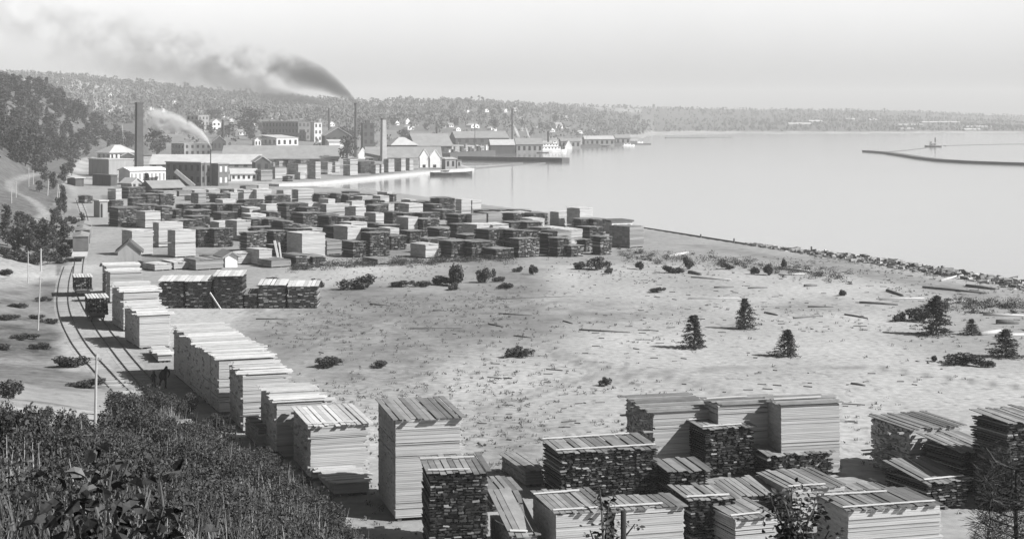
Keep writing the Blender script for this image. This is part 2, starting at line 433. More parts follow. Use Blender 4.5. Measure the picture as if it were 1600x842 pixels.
    def fn(V):
        V = V.copy(); V[:, 2] += np.tan(tl) * (V[:, 1] + cy) if tl > 0 else np.tan(-tl) * (cy - V[:, 1]); return V
    boxes('roof_boards', B, M[rm], o, fn)
    for k in range(battens):
        yy = (-cy + .25 + k * (l - .7) * rs.uniform(.8, 1.0)) if roofdir == 'y' else rs.uniform(-cy * .5, cy * .5)
        yy2 = yy + rs.uniform(-.25, .25)
        zb = h + .16 + th
        def fb(V, yy=yy, yy2=yy2):
            V = V.copy(); V[:, 1] += yy + (yy2 - yy) * (V[:, 0] + cx) / w; return fn(V)
        boxes('batten', [(-cx - rs.uniform(0, .25), cx - rs.uniform(0, w * .45), -.07, .07, zb, zb + .05)], M['batten'], o, fb)
    return o

G1 = 'tall lumber piles lining the cart road'
G2 = 'roofed lumber piles of the near yard'
# road row, from the far end to the near one
pile(160, 166, 219, 416, 462, 's', 'pale slant-roofed pile at the far end of the road row, beside the small gabled shack', G1, 24, lmax=10, roof='p', tilt=3, roofdir='x')
pile(166, 172, 222, 425, 474, 's', 'second pile from the far end of the road row, pale planks on top', G1, 24, lmax=10, roof='p', tilt=3, roofdir='x')
pile(175, 193, 250, 458, 518, 'S', 'third pile from the far end of the road row, a pale prop leaning on it', G1, 24, lmax=10, roof='p', tilt=4, roofdir='x', ragged=.25)
pile(195, 218, 267, 494, 546, 'S', 'pile in the road row with sprawling pale planks on top, behind the low flat stack', G1, 24, lmax=10, roof='p', tilt=5, roofdir='x', ragged=.3, battens=1)
pile(228, 247, 269, 556, 567, 's', 'low flat stack of planks at the near foot of the sprawling road pile', G1, 20, 'p', 0, lmin=3, roofdir='x')
# the long four section stack
P0 = hit(342, 648); P1 = hit(271, 586)
dv = (P1 - P0)[:2]; yawL = math.degrees(math.atan2(-dv[0], dv[1])); LL = np.linalg.norm(dv)
hL = ztop(564, P0[1]) - P0[2]
cuts = [0, .17, .36, .60, 1.0]
nm = ['nearest section of the long four part stack by the road, sunny end wall showing', 'second section of the long four part stack by the road',
      'third section of the long four part stack by the road', 'far and longest section of the four part stack, above the two walkers']
for k in range(4):
    a = P0[:2] + dv * cuts[k]; ln = LL * (cuts[k + 1] - cuts[k]) - .12
    pile(0, 0, 0, 0, 0, 'S', nm[k], G1, yawL, 'p', 1.0, lmin=1, lmax=20, roofdir='x', p=np.array([a[0], a[1], 0]), dims=(4.9, ln, hL + [0, .05, -.03, .1][k]), ragged=.3)
pile(359, 380, 452, 587, 677, 'S', 'tall pile by the road directly in front of the long four part stack', G1, 19, 'p', 1, roofdir='x', ragged=.45)
pile(383, 404, 420, 668, 702, 's', 'low dark stack squeezed between two tall road piles above the weeds', G1, 20, 'g', 0, roofdir='x')
pile(403, 432, 512, 630, 719, 'S', 'tall pale pile by the road with ragged board ends, third from the near end', G1, 18, 'p', 1, roofdir='x', ragged=.45)
pile(452, 485, 578, 667, 752, 'S', 'pale road pile with grey strips on top and a low ledge stack at its foot', G1, 17, 'p', 1, ragged=.5, battens=1)
pile(487, 522, 577, 757, 777, 'S', 'low ledge stack at the foot of the pale pile by the weeds', G1, 18, 'p', 0, roofdir='x')
pile(586, 618, 722, 657, 815, 'S', 'tallest grey topped pile at the near end of the road row', G1, 14, 'g', 1.5, ragged=.14, lmax=6.5)
pile(645, 671, 764, 741, 872, 'E', 'square dark pile of rough slab ends with two white battens on top', G2, 9, 'g', 1.0, battens=2, lmax=4.4)
# near yard
pile(766, 800, 840, 838, 880, 'g', 'pile with a steep slanting plank roof beside the square dark slab pile', G2, 14, 'g', 14, battens=1)
pile(784, 821, 850, 737, 762, 'g', 'small low grey pile behind the wide speckled pile', G2, 18, 'g', 1)
pile(752, 768, 812, 768, 800, 'E', 'low black stack in the shadow behind the square slab pile', G2, 12, 'd', 1)
pile(847, 875, 1028, 709, 783, 'E', 'wide dark speckled slab pile with a striped roof and pale battens', G2, 16, 'g', 3, battens=2, lmax=4.6)
pile(977, 1020, 1121, 644, 738, 's', 'ragged ended section of the long tall pile at the back of the near yard', G2, 16, 'g', 1.5, ragged=.6, roofdir='x')
pile(1112, 1123, 1220, 634, 741, 'S', 'middle section of the long tall pale pile at the back of the near yard', G2, 16, 'g', 2, roofdir='x', battens=1)
pile(1212, 1221, 1313, 634, 747, 'S', 'end section of the long tall pale pile, standing next to the open sand', G2, 14, 'g', 2, roofdir='x', battens=1)
pile(1072, 1102, 1179, 672, 748, 'E', 'narrow tall slab pile with two white battens across its roof', G2, 17, 'g', 2.5, battens=2, lmax=4.4)
pile(1174, 1199, 1302, 713, 750, 'E', 'low broad slab pile with a sloping striped roof under the pale back pile', G2, 16, 'g', 5, lmax=5)
pile(1022, 1046, 1110, 739, 782, 'E', 'low dark roofed pile tucked between the speckled pile and the narrow tall one', G2, 16, 'd', 4)
pile(1050, 1079, 1150, 783, 860, 'E', 'slab pile with a bent striped roof sagging at its edge', G2, 18, 'g', 5, battens=1)
pile(1118, 1152, 1232, 776, 812, 'e', 'low broad roofed pile behind the sagging striped roof', G2, 18, 'g', 6, lmax=6)
pile(1185, 1236, 1320, 766, 815, 'S', 'bright faced low pile partly behind the leafy sapling', G2, 18, 'g', 2, battens=1)
pile(1100, 1149, 1214, 812, 875, 'S', 'pale fine layered pile to the left of the leafy sapling', G2, 19, 'g', 2, battens=1)
pile(833, 869, 957, 804, 880, 'S', 'pale pile at the bottom edge left of the stump, white batten along its eave', G2, 16, 'g', 3, battens=2)
pile(940, 960, 1069, 798, 875, 'S', 'pale pile at the bottom edge behind the stump and thin sapling', G2, 16, 'g', 2, battens=1)
pile(1360, 1421, 1506, 672, 752, 's', 'pile with a dark ragged end wall standing alone beside the open sand', G2, 20, 'd', 1, ragged=.7)
pile(1440, 1503, 1562, 708, 775, 'E', 'dark slab pile with a steep grey striped roof beside the ragged ended pile', G2, 22, 'g', 5)
pile(1518, 1573, 1650, 662, 800, 'E', 'tall dark slab pile behind the pine at the edge of the view', G2, 20, 'g', 3, lmax=5.5)
pile(1383, 1448, 1512, 756, 800, 'E', 'collapsing dark pile with loose planks sliding off its top', G2, 22, 'd', 7, battens=1)
pile(1276, 1325, 1470, 799, 875, 'S', 'wide pale pile at the bottom edge with a long white board jutting off its roof', G2, 16, 'd', 1, battens=2)
pile(1308, 1332, 1402, 776, 800, 's', 'small half hidden pile with a short upright board behind the wide pale pile', G2, 18, 'g', 3, battens=1)
# dark row on the sand
G3 = 'dark slab piles in a line on the sand'
for a, b, c, d, e, k, lb, rf in [
  (240, 247, 288, 440, 482, 'E', 'first dark slab pile of the short line on the sand, overhanging pale slat roof', 'p'),
  (287, 289, 331, 440, 482, 'E', 'second dark slab pile of the short line, a white plank leaning on its corner', 'p'),
  (331, 333, 380, 432, 482, 'E', 'tallest dark slab pile in the middle of the short line on the sand', 'p'),
  (380, 381, 402, 461, 482, 'E', 'lowest dark stack in the gap of the short line on the sand', 'd'),
  (402, 403, 447, 446, 482, 'e', 'weedy fronted slab pile with a white slat roof, second last of the line', 'p'),
  (448, 449, 497, 448, 482, 'e', 'last slab pile of the short line on the sand, next to a bush', 'p')]:
    pile(None, b, c, d, e, k, lb, G3, 2, rf, 5, lmin=4.2, lmax=4.2)
# open yard of piles behind the sand flat, (left, near corner, right, top, foot, kind)
FIELD = [
 (168,184,226,326,355,'e'),(None,227,251,332,357,'s'),(None,252,270,323,348,'e'),(None,222,247,321,346,'e'),
 (None,286,312,320,340,'E'),(None,313,338,320,340,'E'),(None,339,362,320,340,'E'),(None,363,388,320,340,'E'),
 (198,206,228,310,328,'E'),(None,200,228,294,311,'E'),(None,230,249,304,323,'E'),(None,250,272,304,322,'E'),
 (168,181,190,296,313,'s'),(168,174,194,314,332,'E'),(190,206,239,362,400,'S'),(239,248,286,349,387,'S'),
 (264,274,306,361,403,'S'),(None,276,306,345,368,'E'),(None,274,285,328,345,'E'),(None,300,326,339,360,'E'),
 (None,308,333,359,387,'E'),(None,334,365,359,387,'E'),(None,342,367,348,368,'S'),(None,370,392,346,376,'s'),
 (373,385,417,364,394,'e'),(None,394,418,343,364,'E'),(None,419,444,343,364,'E'),(388,396,428,356,378,'E'),
 (408,416,445,320,342,'S'),(None,390,409,326,341,'S'),(None,392,416,336,354,'s'),(None,447,471,319,346,'E'),
 (None,381,412,313,330,'E'),(None,348,368,313,327,'S'),(None,339,360,304,317,'E'),(None,360,372,302,316,'s'),
 (None,381,400,298,313,'s'),(None,401,424,297,313,'s'),(None,424,455,306,322,'E'),(None,443,455,298,312,'s'),
 (456,466,490,297,319,'s'),(None,473,480,318,334,'S'),(None,482,500,318,335,'S'),(None,473,510,334,359,'E'),
 (None,448,470,351,372,'E'),(None,470,488,354,372,'E'),(448,472,508,366,403,'S'),(None,488,504,358,374,'S'),
 (None,492,514,303,316,'E'),(None,545,563,299,308,'E'),(536,545,580,304,314,'E'),(None,570,588,304,316,'E'),
 (500,510,546,320,345,'s'),(545,550,570,315,339,'S'),(587,605,613,301,317,'s'),(None,614,620,304,318,'E'),
 (569,584,607,322,345,'E'),(None,607,616,319,344,'s'),(None,618,640,318,334,'E'),(None,641,650,313,332,'s'),
 (None,652,676,316,333,'E'),(506,526,548,355,377,'E'),(None,549,574,349,375,'S'),(None,532,555,340,360,'E'),(None,556,576,341,360,'E'),
 (565,578,610,365,402,'E'),(533,551,578,379,403,'E'),(None,511,534,377,399,'g'),(None,610,624,358,374,'S'),
 (None,611,636,370,391,'E'),(625,640,664,362,381,'E'),(None,585,599,350,366,'E'),(None,600,625,353,370,'E'),
 (618,630,658,334,358,'E'),(None,659,688,334,358,'E'),(None,613,628,332,350,'E'),
 (None,686,712,310,334,'E'),(713,721,736,312,338,'s'),(None,738,752,314,336,'s'),(None,677,691,320,336,'E'),
 (None,691,712,329,344,'E'),(None,716,735,336,354,'E'),(None,737,760,336,354,'g'),(None,763,790,334,352,'g'),(None,791,832,334,349,'s'),
 (None,755,780,329,340,'E'),(None,782,806,329,341,'E'),(None,808,831,329,342,'E'),
 (705,713,743,351,372,'E'),(None,745,768,352,377,'s'),(None,770,795,352,376,'S'),(None,796,803,358,377,'s'),
 (None,798,822,348,366,'E'),(None,823,848,348,366,'E'),(None,686,704,358,378,'E'),(712,728,752,368,388,'E'),
 (686,705,735,378,404,'E'),(None,737,772,379,404,'E'),(None,665,685,383,404,'S'),(656,668,700,374,396,'E'),
 (None,774,803,390,405,'E'),(None,806,845,363,384,'E'),(801,810,843,374,403,'e'),(845,856,864,366,398,'E'),
 (856,871,891,373,402,'E'),(None,892,913,385,402,'e'),(None,886,910,360,384,'s'),(None,861,884,357,374,'S'),
 (903,915,923,375,394,'E'),(923,938,957,371,399,'e'),(900,907,926,343,368,'E'),(None,927,947,343,368,'E'),
 (952,984,1006,355,388,'g'),(859,873,898,332,355,'s'),(None,833,857,334,352,'E'),(None,832,851,343,360,'S'),(None,846,859,357,375,'E'),
 (221,228,272,410,420,'g'),(None,242,268,414,424,'s'),(None,272,303,411,422,'s'),(None,306,349,407,423,'g'),(None,330,350,401,411,'E'),
 (None,372,400,397,414,'s'),(None,405,425,391,415,'S'),(None,424,455,408,419,'g'),(None,462,486,400,417,'e'),(None,488,510,402,416,'e'),
 (None,590,612,406,414,'g'),(None,436,450,385,400,'E'),
 (None,300,330,330,350,'E'),(None,345,372,333,352,'E'),(None,420,440,332,350,'E'),(None,512,532,335,352,'E'),
]
FIELD += [(None,256,276,300,309,'s'),(None,280,300,299,307,'g'),(None,304,322,298,306,'s'),(None,318,338,303,311,'e'),(None,326,344,297,305,'s'),(None,346,362,296,303,'e'),(None,366,380,296,303,'S'),
 (None,384,402,291,299,'g'),(None,404,420,290,297,'s'),(None,300,312,306,314,'S'),(None,372,384,304,312,'E'),(None,132,146,306,318,'e'),(None,240,254,299,308,'E'),(None,262,274,310,318,'E')]
ORD = 'first second third fourth fifth sixth seventh eighth ninth tenth eleventh twelfth thirteenth fourteenth fifteenth sixteenth seventeenth eighteenth nineteenth twentieth'.split() + \
      ['twenty ' + w for w in 'first second third fourth fifth sixth seventh eighth ninth'.split()] + ['thirtieth'] + ['thirty ' + w for w in 'first second third fourth fifth sixth seventh eighth ninth'.split()] + ['fortieth'] + ['forty ' + w for w in 'first second third fourth fifth sixth seventh eighth ninth'.split()]
ROWN = ['front row by the sand', 'second row from the sand', 'third row from the sand', 'middle row', 'fifth row from the sand', 'next to last row', 'farthest row']
ROWY = [395, 381, 369, 356, 345, 330, 0]
TONE = {'S': 'bright pale', 's': 'light grey', 'g': 'dull grey', 'E': 'dark speckled', 'e': 'grey speckled'}
# close the gaps between the rows
_rs = np.random.default_rng(4)
for yb_ in (326, 336, 347, 358, 369, 381, 392):
    xl_ = np.interp(yb_, [320, 345, 365, 400], [290, 300, 310, 330]); xr_ = np.interp(yb_, [320, 330, 345, 360, 378, 395], [600, 690, 850, 930, 940, 930])
    x_ = xl_ + _rs.uniform(0, 12)
    while x_ < xr_:
        w_ = _rs.uniform(18, 32) * (yb_ - YH) / 190; dx_ = _rs.uniform(2, 6)
        if not any(abs(q[4] - yb_) < 8 and q[1] - 8 < x_ + w_ and q[2] + 4 > x_ for q in FIELD):
            k_ = _rs.choice(list('EEEEsSg')); h_ = _rs.uniform(3.2, 4.6)
            FIELD.append((None, round(x_ + dx_), round(x_ + w_), yb_ - h_ / 25 * (yb_ - YH), yb_, k_)); x_ += w_ + 4
        else: x_ += 5
print('field piles', len(FIELD))
FIELD = [q[:5] + ('S',) if q[5] == 's' and q[1] % 2 else q for q in FIELD]
rows = {}
for q in FIELD:
    rows.setdefault(next(i for i, y in enumerate(ROWY) if q[4] >= y), []).append(q)
FIELD_YAW = 36
for ri, lst in rows.items():
    lst.sort(key=lambda q: q[1])
    for k, q in enumerate(lst):
        hpx = (q[4] - q[3]) / (q[4] - YH) * 25
        size = 'low' if hpx < 2.2 else 'tall' if hpx > 4.3 else 'broad' if (q[2] - q[1]) * 25 / (q[4] - YH) > 4.6 else 'narrow' if (q[2] - q[1]) * 25 / (q[4] - YH) < 2.2 else 'squat'
        lb = '%s %s pile, %s from the left in the %s' % (size, TONE[q[5]], ORD[k], ROWN[ri])
        pile(q[0], q[1], q[2], q[3], q[4], q[5], lb, 'stacked lumber in the open yard', FIELD_YAW + random.uniform(-3, 3), random.choice('dgg') if q[5] in 'Eeg' else 'p', lmin=3.0, lmax=6.0)
DOCK = [(404,408,426,266,283,'g'),(426,430,447,261,280,'s'),(442,449,458,275,284,'E'),(448,466,479,257,273,'s'),(460,469,477,270,281,'s'),
 (480,493,501,253,280,'s'),(501,512,519,254,273,'s'),(519,524,531,253,270,'s'),(536,547,559,249,275,'s'),(557,563,586,252,271,'E'),(584,587,593,258,272,'s'),
 (594,596,600,257,271,'s'),(600,607,616,249,270,'s'),(616,627,634,248,268,'s'),(634,640,646,248,267,'s'),(None,646,654,248,265,'g'),
 (430,436,446,252,262,'g'),(412,418,428,250,264,'E'),(None,500,516,251,262,'E'),(None,470,484,250,262,'e'),(None,450,464,249,262,'E')]
DOCK.sort(key=lambda q: q[1])
for k, q in enumerate(DOCK):
    pile(q[0], q[1], q[2], q[3], q[4], q[5], '%s hazy pile, %s from the left on the mill dock across the basin' % (TONE[q[5]], ORD[k]), 'lumber piles on the mill dock', 40, 'g', lmin=4, lmax=10)
# loose leaning planks
def leaning(px, py, px2, py2, label, wid=.3):
    a = hit(px2, py2) - np.array([0, .9, 0]); Y = a[1] + .7
    top = np.array([(px - 800) / F * Y, Y, ztop(py, Y)])
    o = tubes('leaning_plank', [([a, top], wid / 2)], M['batten'], seg=4); props(o, label, 'plank', 'planks leaning on piles')
leaning(328, 457, 347, 482, 'long white plank leaning against the dark slab piles on the sand', .22)
leaning(429, 376, 437, 407, 'wider white plank of the leaning pair by the weedy low stack', .55)
leaning(436, 379, 441, 407, 'narrower white plank of the leaning pair by the weedy low stack', .35)
leaning(177, 447, 182, 484, 'pale prop leaning on the shaded side of the third road pile', .3)

# ---------------------------------------------------------------- buildings
def part(name, V, FC, m, parent): return obj(name, mesh_np(name, V, FC, m), parent)
def building(name, label, xl, xn, xr, yt, yb, yaw=36, roof='flat', rpx=0, wm='wallg', rm='rfg', win=None, lwin=None, group=None, cat='building',
             lmin=3, lmax=60, glass='glass', door=None, ov=.5, lset=None, extra=None):
    ya = R(yaw); p, w, l, h = corner_box(xl, xn, xr, yt, yb, ya)
    l = lset if lset else min(max(l, lmin), lmax)
    rh = rpx * p[1] / F
    s, c = math.sin(ya), math.cos(ya); cx, cy = w / 2, l / 2
    o = empty(name, (p[0] + cx * c - cy * s, p[1] + cx * s + cy * c, p[2]), ya, label, cat, group)
    V, FC = box_arrays([(-cx, cx, -cy, cy, -1.5, h)]); V = list(map(tuple, V)); FC = FC.tolist()
    if roof == 'gable_w':      # ridge along the front
        i = len(V); V += [(-cx, 0, h + rh), (cx, 0, h + rh)]; FC += [[4, 7, i], [5, i + 1, 6]]
    if roof == 'gable_l':
        i = len(V); V += [(0, -cy, h + rh), (0, cy, h + rh)]; FC += [[4, i, 5], [6, i + 1, 7]]
    part('wall', V, FC, M[wm], o)
    th = .25
    def slab(P):     # thick sloping roof panel from four corners
        P = np.array(P, float); n = np.cross(P[1] - P[0], P[2] - P[0]); n /= np.linalg.norm(n)
        if n[2] < 0: n = -n
        return np.vstack([P + n * .03, P + n * (th + .03)])
    RV = []; RF = []
    def addslab(P):
        i = len(RV); RV.extend(map(tuple, slab(P))); RF.extend((BF + i).tolist())
    if roof == 'flat':
        part('roof', *box_arrays([(-cx - .3, cx + .3, -cy - .3, cy + .3, h + .01, h + .35)]), M[rm], o)
    else:
        if roof == 'gable_w':
            k = rh / cy; e = h - ov * k
            addslab([(-cx - ov, -cy - ov, e), (cx + ov, -cy - ov, e), (cx + ov, .05, h + rh), (-cx - ov, .05, h + rh)])
            addslab([(cx + ov, cy + ov, e), (-cx - ov, cy + ov, e), (-cx - ov, -.05, h + rh), (cx + ov, -.05, h + rh)])
        elif roof == 'gable_l':
            k = rh / cx; e = h - ov * k
            addslab([(-cx - ov, cy + ov, e), (-cx - ov, -cy - ov, e), (.05, -cy - ov, h + rh), (.05, cy + ov, h + rh)])
            addslab([(cx + ov, -cy - ov, e), (cx + ov, cy + ov, e), (-.05, cy + ov, h + rh), (-.05, -cy - ov, h + rh)])
        elif roof == 'shed':
            addslab([(-cx - ov, -cy - ov, h), (cx + ov, -cy - ov, h), (cx + ov, cy + ov, h + rh), (-cx - ov, cy + ov, h + rh)])
        elif roof == 'hip':
            a, b = cx + ov, cy + ov; g = max(a - b, a * .25) if a > b else .2 * a
            q = max(b - a, .0) + .1
            RV.extend([(-a, -b, h), (a, -b, h), (a, b, h), (-a, b, h), (-g, -q, h + rh), (g, -q, h + rh), (g, q, h + rh), (-g, q, h + rh)])
            RF.extend([[0, 3, 2, 1], [0, 1, 5, 4], [1, 2, 6, 5], [2, 3, 7, 6], [3, 0, 4, 7], [4, 5, 6, 7]])
        part('roof', RV, RF, M[rm], o)
    def wins(n, wall):
        r_, c_ = n; W = w if wall == 'f' else l
        for i in range(r_):
            for j in range(c_):
                u0 = -W / 2 + W * (j + .28) / c_; u1 = -W / 2 + W * (j + .72) / c_
                z0 = h * (i + .30) / r_; z1 = h * (i + .80) / r_
                if wall == 'f': B = [(u0, u1, -cy - .06, -cy + .05, z0, z1)]
                else: B = [(-cx - .06, -cx + .05, u0, u1, z0, z1)]
                part('window', *box_arrays(B), M[glass], o)
    if win: wins(win, 'f')
    if lwin: wins(lwin, 'l')
    if door:
        a, b, hh = door
        part('door', *box_arrays([(-cx + w * a, -cx + w * b, -cy - .05, -cy + .05, 0, h * hh)]), M['glass'], o)
    if extra: extra(o, w, l, h, rh)
    return o
def cupola(o, w, l, h, rh):
    part('cupola', *box_arrays([(-w * .18, w * .18, -l * .18, l * .18, h + .36, h + .36 + w * .22)]), M['walld'], o)

B_ = building
B_('storehouse', 'tall dark windowless storehouse at the end of the mill yard, beside the big chimney', 135, 170, 208, 250, 276, 42, 'flat', 0, 'wallg', 'rfp', lmax=18)
B_('lean_to', 'low dark lean-to in front of the tall windowless storehouse', 135, 173, 183, 275, 291, 42, 'flat', 0, 'walld', 'rfd', lmax=14)
B_('engine_house', 'long engine house with a row of tall windows and white roof under the big chimney', 180, 203, 259, 267, 289, 40, 'gable_w', 4, 'wallw', 'white', (1, 9), lmax=9, glass='wallg')
B_('open_shed', 'open fronted shed with a broad grey roof before the engine house', 212, 240, 285, 293, 303, 36, 'gable_w', 9, 'walld', 'rfg', (1, 4), lmax=9, ov=1)  # dark walls and panes put the open front's shade into colour
B_('small_house', 'small gabled house beside the open fronted shed', 189, 206, 222, 286, 294, 50, 'gable_l', 7, 'wallg', 'rfp', (1, 2), lmax=8)
B_('mill_hall', 'broad hall with a pale hipped roof behind the tall storehouse', 152, 172, 212, 239, 251, 36, 'hip', 12, 'wallw', 'rfp', (1, 6), (1, 3), lmax=22, ov=1.2)
B_('workshop', 'dark gabled workshop just left of the big chimney', 184, 190, 211, 244, 252, 14, 'gable_l', 5, 'walld', 'rfp', (1, 2), lmax=12)
B_('long_shed', 'very long pale roofed shed running behind the brick mill', 222, 234, 405, 257, 263, 4, 'gable_w', 14, 'wallg', 'rfp', (1, 12), lset=24)
B_('brick_mill', 'brick mill with two rows of windows and a bright narrow end', 259, 314, 329, 255, 291, 50, 'flat', 0, 'brick', 'rfp', (2, 2), (2, 6), lmax=24)
B_('mill_annex', 'narrow grey annex with two bright windows beside the brick mill', 330, 341, 357, 257, 291, 40, 'flat', 0, 'brick', 'rfg', (2, 2), lmax=9, glass='glassl')
B_('low_shed', 'low whitewashed shed with a pale roof right of the narrow annex', 357, 361, 401, 272, 283, 12, 'gable_w', 7, 'wallw', 'rfp', (1, 5), lset=9)
B_('long_roofed_shed', 'huge grey roofed lumber shed spanning behind the mill dock piles', 330, 348, 528, 248, 254, 5, 'gable_w', 19, 'walld', 'rfg', (1, 14), lset=34, ov=1)
B_('gabled_shop', 'dark gabled shop at the front corner of the huge grey shed', 392, 399, 422, 253, 269, 16, 'gable_l', 8, 'brickd', 'rfp', (1, 2), lset=12)
B_('store_block', 'pale two storey block half hidden by the white steam', 255, 288, 330, 225, 244, 36, 'flat', 0, 'wallg', 'rfp', (2, 5), (2, 4), lmax=20)
B_('gabled_hall', 'dark fronted gabled hall right of the steam column', 327, 333, 353, 221, 236, 12, 'gable_l', 8, 'brickd', 'rfp', (1, 3), lset=20)
B_('town_block', 'three storey town block with one dark and one pale side', 289, 310, 326, 181, 206, 42, 'flat', 0, 'wallg', 'rfp', (3, 3), (3, 3), lmax=20)
B_('town_house', 'white gabled house beside the three storey town block', 326, 332, 345, 191, 206, 34, 'gable_l', 5, 'wallw', 'rfp', (2, 2), lmax=12)
B_('brick_factory', 'long brick factory of three storeys with window rows, in front of the far hills', 410, 466, 490, 191, 220, 48, 'flat', 0, 'brick', 'rfd', (3, 4), (3, 11), lmax=60)
B_('white_store', 'long low white store before the brick factory', 400, 432, 466, 216, 230, 34, 'shed', 4, 'wallw', 'rfp', (1, 4), (1, 4), lmax=30)
B_('white_cottage', 'small white cottage at the end of the low white store', 393, 398, 408, 219, 230, 20, 'gable_l', 4, 'wallw', 'rfp', (1, 2), lset=9)
B_('boiler_house', 'dark gabled boiler house at the foot of the smoking stack', 500, 508, 548, 212, 240, 12, 'gable_l', 12, 'brickd', 'rfp', (2, 4), lset=26)
B_('pale_shed', 'pale shed below the dark gabled boiler house', 508, 514, 540, 222, 242, 14, 'shed', 3, 'wallw', 'rfp', None, lset=10)
B_('brick_tower', 'square dark brick tower with a small cupola', 563, 567, 585, 193, 240, 14, 'flat', 0, 'brickd', 'rfd', (4, 2), lset=9, extra=cupola)
B_('grey_block', 'grey block with pale bands between the brick factory and boiler house', 488, 491, 503, 192, 222, 20, 'flat', 0, 'wallw', 'rfp', (3, 2), lset=14)
B_('hip_roof_shed', 'pale hip roofed shed behind the square light chimney', 603, 612, 652, 227, 240, 16, 'hip', 12, 'walld', 'rfp', (1, 5), lset=26, ov=1)
B_('wide_roof_mill', 'wide grey roofed sawmill with a thin stack rising through it', 640, 650, 706, 228, 240, 14, 'gable_w', 18, 'walld', 'rfg', (1, 6), lset=40, ov=1)
B_('dock_shed', 'long grey shed directly behind the dock piles and the twin white houses', 560, 572, 690, 247, 252, 6, 'gable_w', 16, 'wallg', 'rfg', (1, 8), lset=30)
for k, (a, b) in enumerate(((656, 671), (672, 688))):
    B_('white_dock_house', ['white steep gabled dock house, the one nearer the dock piles', 'white steep gabled dock house, the one nearer the moored scow'][k], a - 1, a, b, 246, 262, 6, 'gable_l', 12, 'white', 'white', None,
       group='twin white gabled houses on the dock', lset=8, door=(.3, .6, .28), ov=.2)
B_('shack', 'rough grey shack at the tip of the mill dock', 689, 696, 712, 249, 265, 20, 'shed', 2, 'wallg', 'rfp', (1, 2), lset=6)
B_('shack', 'small tar roofed shack beside the twin white dock houses', 712, 714, 721, 251, 263, 20, 'flat', 0, 'wallg', 'rfd', (1, 1), lset=5)
B_('warehouse', 'long pale roofed warehouse on the far town wharf behind masts', 696, 712, 795, 216, 226, 8, 'gable_w', 10, 'walld', 'rfg', (1, 7), lset=50)
B_('wharf_shed', 'dark walled wharf shed with a pale roof standing over the water', 764, 767, 804, 227, 240, 5, 'gable_w', 8, 'walld', 'rfp', None, lset=22)
B_('wharf_shed', 'second wharf shed, with a white gable end beside the steamboat', 804, 807, 848, 226, 239, 5, 'gable_w', 9, 'wallg', 'rfg', (1, 5), lset=24)
B_('boathouse', 'low boathouse with a flat grey roof beyond the steamboat', 874, 877, 907, 221, 232, 5, 'gable_w', 4, 'wallg', 'rfg', (1, 4), lset=18)
B_('boathouse', 'long low boathouse on piles next in line beyond the steamboat', 911, 914, 960, 218, 228, 4, 'gable_w', 5, 'wallg', 'rfp', (1, 6), lset=22)
B_('boathouse', 'last grey boathouse at the tip of the town wharves', 958, 962, 985, 216, 226, 4, 'gable_w', 5, 'wallg', 'rfg', (1, 3), lset=20)
for a, b, t, y, lb in ((560, 573, 242, 248, 'white tent roof behind the dark dockside tree'), (883, 894, 230, 233, 'white tent roof at the water edge by the boathouses')):
    B_('white_tent', lb, a - 1, a, b, t, y, 5, 'gable_l', 10, 'white', 'white', None, lset=10, cat='tent', ov=.1)
B_('small_shack', 'small gabled shack at the corner of the lumber yard beside the street', 181, 184, 220, 394, 417, 12, 'gable_l', 15, 'wallg', 'rfd', None, lset=6, ov=.3)
B_('hut', 'little pale hut with a dark doorway at the yard entrance', 150, 156, 168, 315, 340, 36, 'flat', 0, 'wallg', 'rfp', None, lset=4, door=(.1, .35, .85))
B_('lean_shed', 'small plank shed with a slanting dark roof before the speckled piles', 342, 352, 371, 401, 418, 26, 'gable_l', 6, 'wallw', 'rfg', None, lset=5)
B_('open_shelter', 'flat roofed lookout shelter above the last pile by the lake', 951, 956, 988, 347, 366, 20, 'flat', 0, 'wallw', 'rfd', (1, 3), lset=6, ov=.6)
B_('shore_hut', 'white topped hut at the bend of the road left of the storehouse', 102, 118, 131, 279, 291, 40, 'shed', 2, 'walld', 'rfp', None, lset=7)
a = hit(305, 291); b = np.array([(281 - 800) / F * (a[1] + 6), a[1] + 6, ztop(266, a[1] + 6)])
props(tubes('conveyor', [([a - (0, 2, 0), b - (0, 8, 0)], 1.0)], M['wallg'], seg=4), 'slanting covered conveyor rising against the brick mill wall', 'conveyor')
# small town houses up the slope
HS = [(172,152,12,7),(182,153,12,7),(170,178,6,6),(254,163,10,6),(270,162,12,5),(254,175,8,6),(298,164,7,5),(340,168,8,6),(346,172,8,6),(392,199,14,9),(357,188,7,5),(366,188,7,5),
      (422,186,8,6),(436,182,7,6),(520,180,9,5),(500,192,9,7),(620,196,8,8),(636,194,9,9),(640,203,14,8),(690,200,14,9),(730,177,9,5),(758,175,12,5),(790,176,8,6),(815,205,8,6),
      (862,206,10,5),(905,208,12,4),(930,207,12,4),(985,209,10,4),(715,205,10,6),(740,200,18,7),(770,204,12,6),(275,188,9,6),(236,172,8,5),(216,168,8,5),(308,176,8,5),(470,186,10,5)]
for k, (x, y, ww, hh) in enumerate(HS):
    dk = k % 4 == 3
    B_('hillside_house', 'small %s house among trees on the hazy town slope' % ('grey roofed' if dk else 'white walled'), x - ww * .7, x - ww * .2, x + ww * .5, y - hh * .55, y, 40, 'gable_l', hh * .45, 'wallg' if dk else 'white', 'rfg' if dk else 'rfp', (1, 2),
       group='grey houses on the town slope' if dk else 'white houses on the town slope', cat='house', lmax=14)
rs = np.random.default_rng(44)
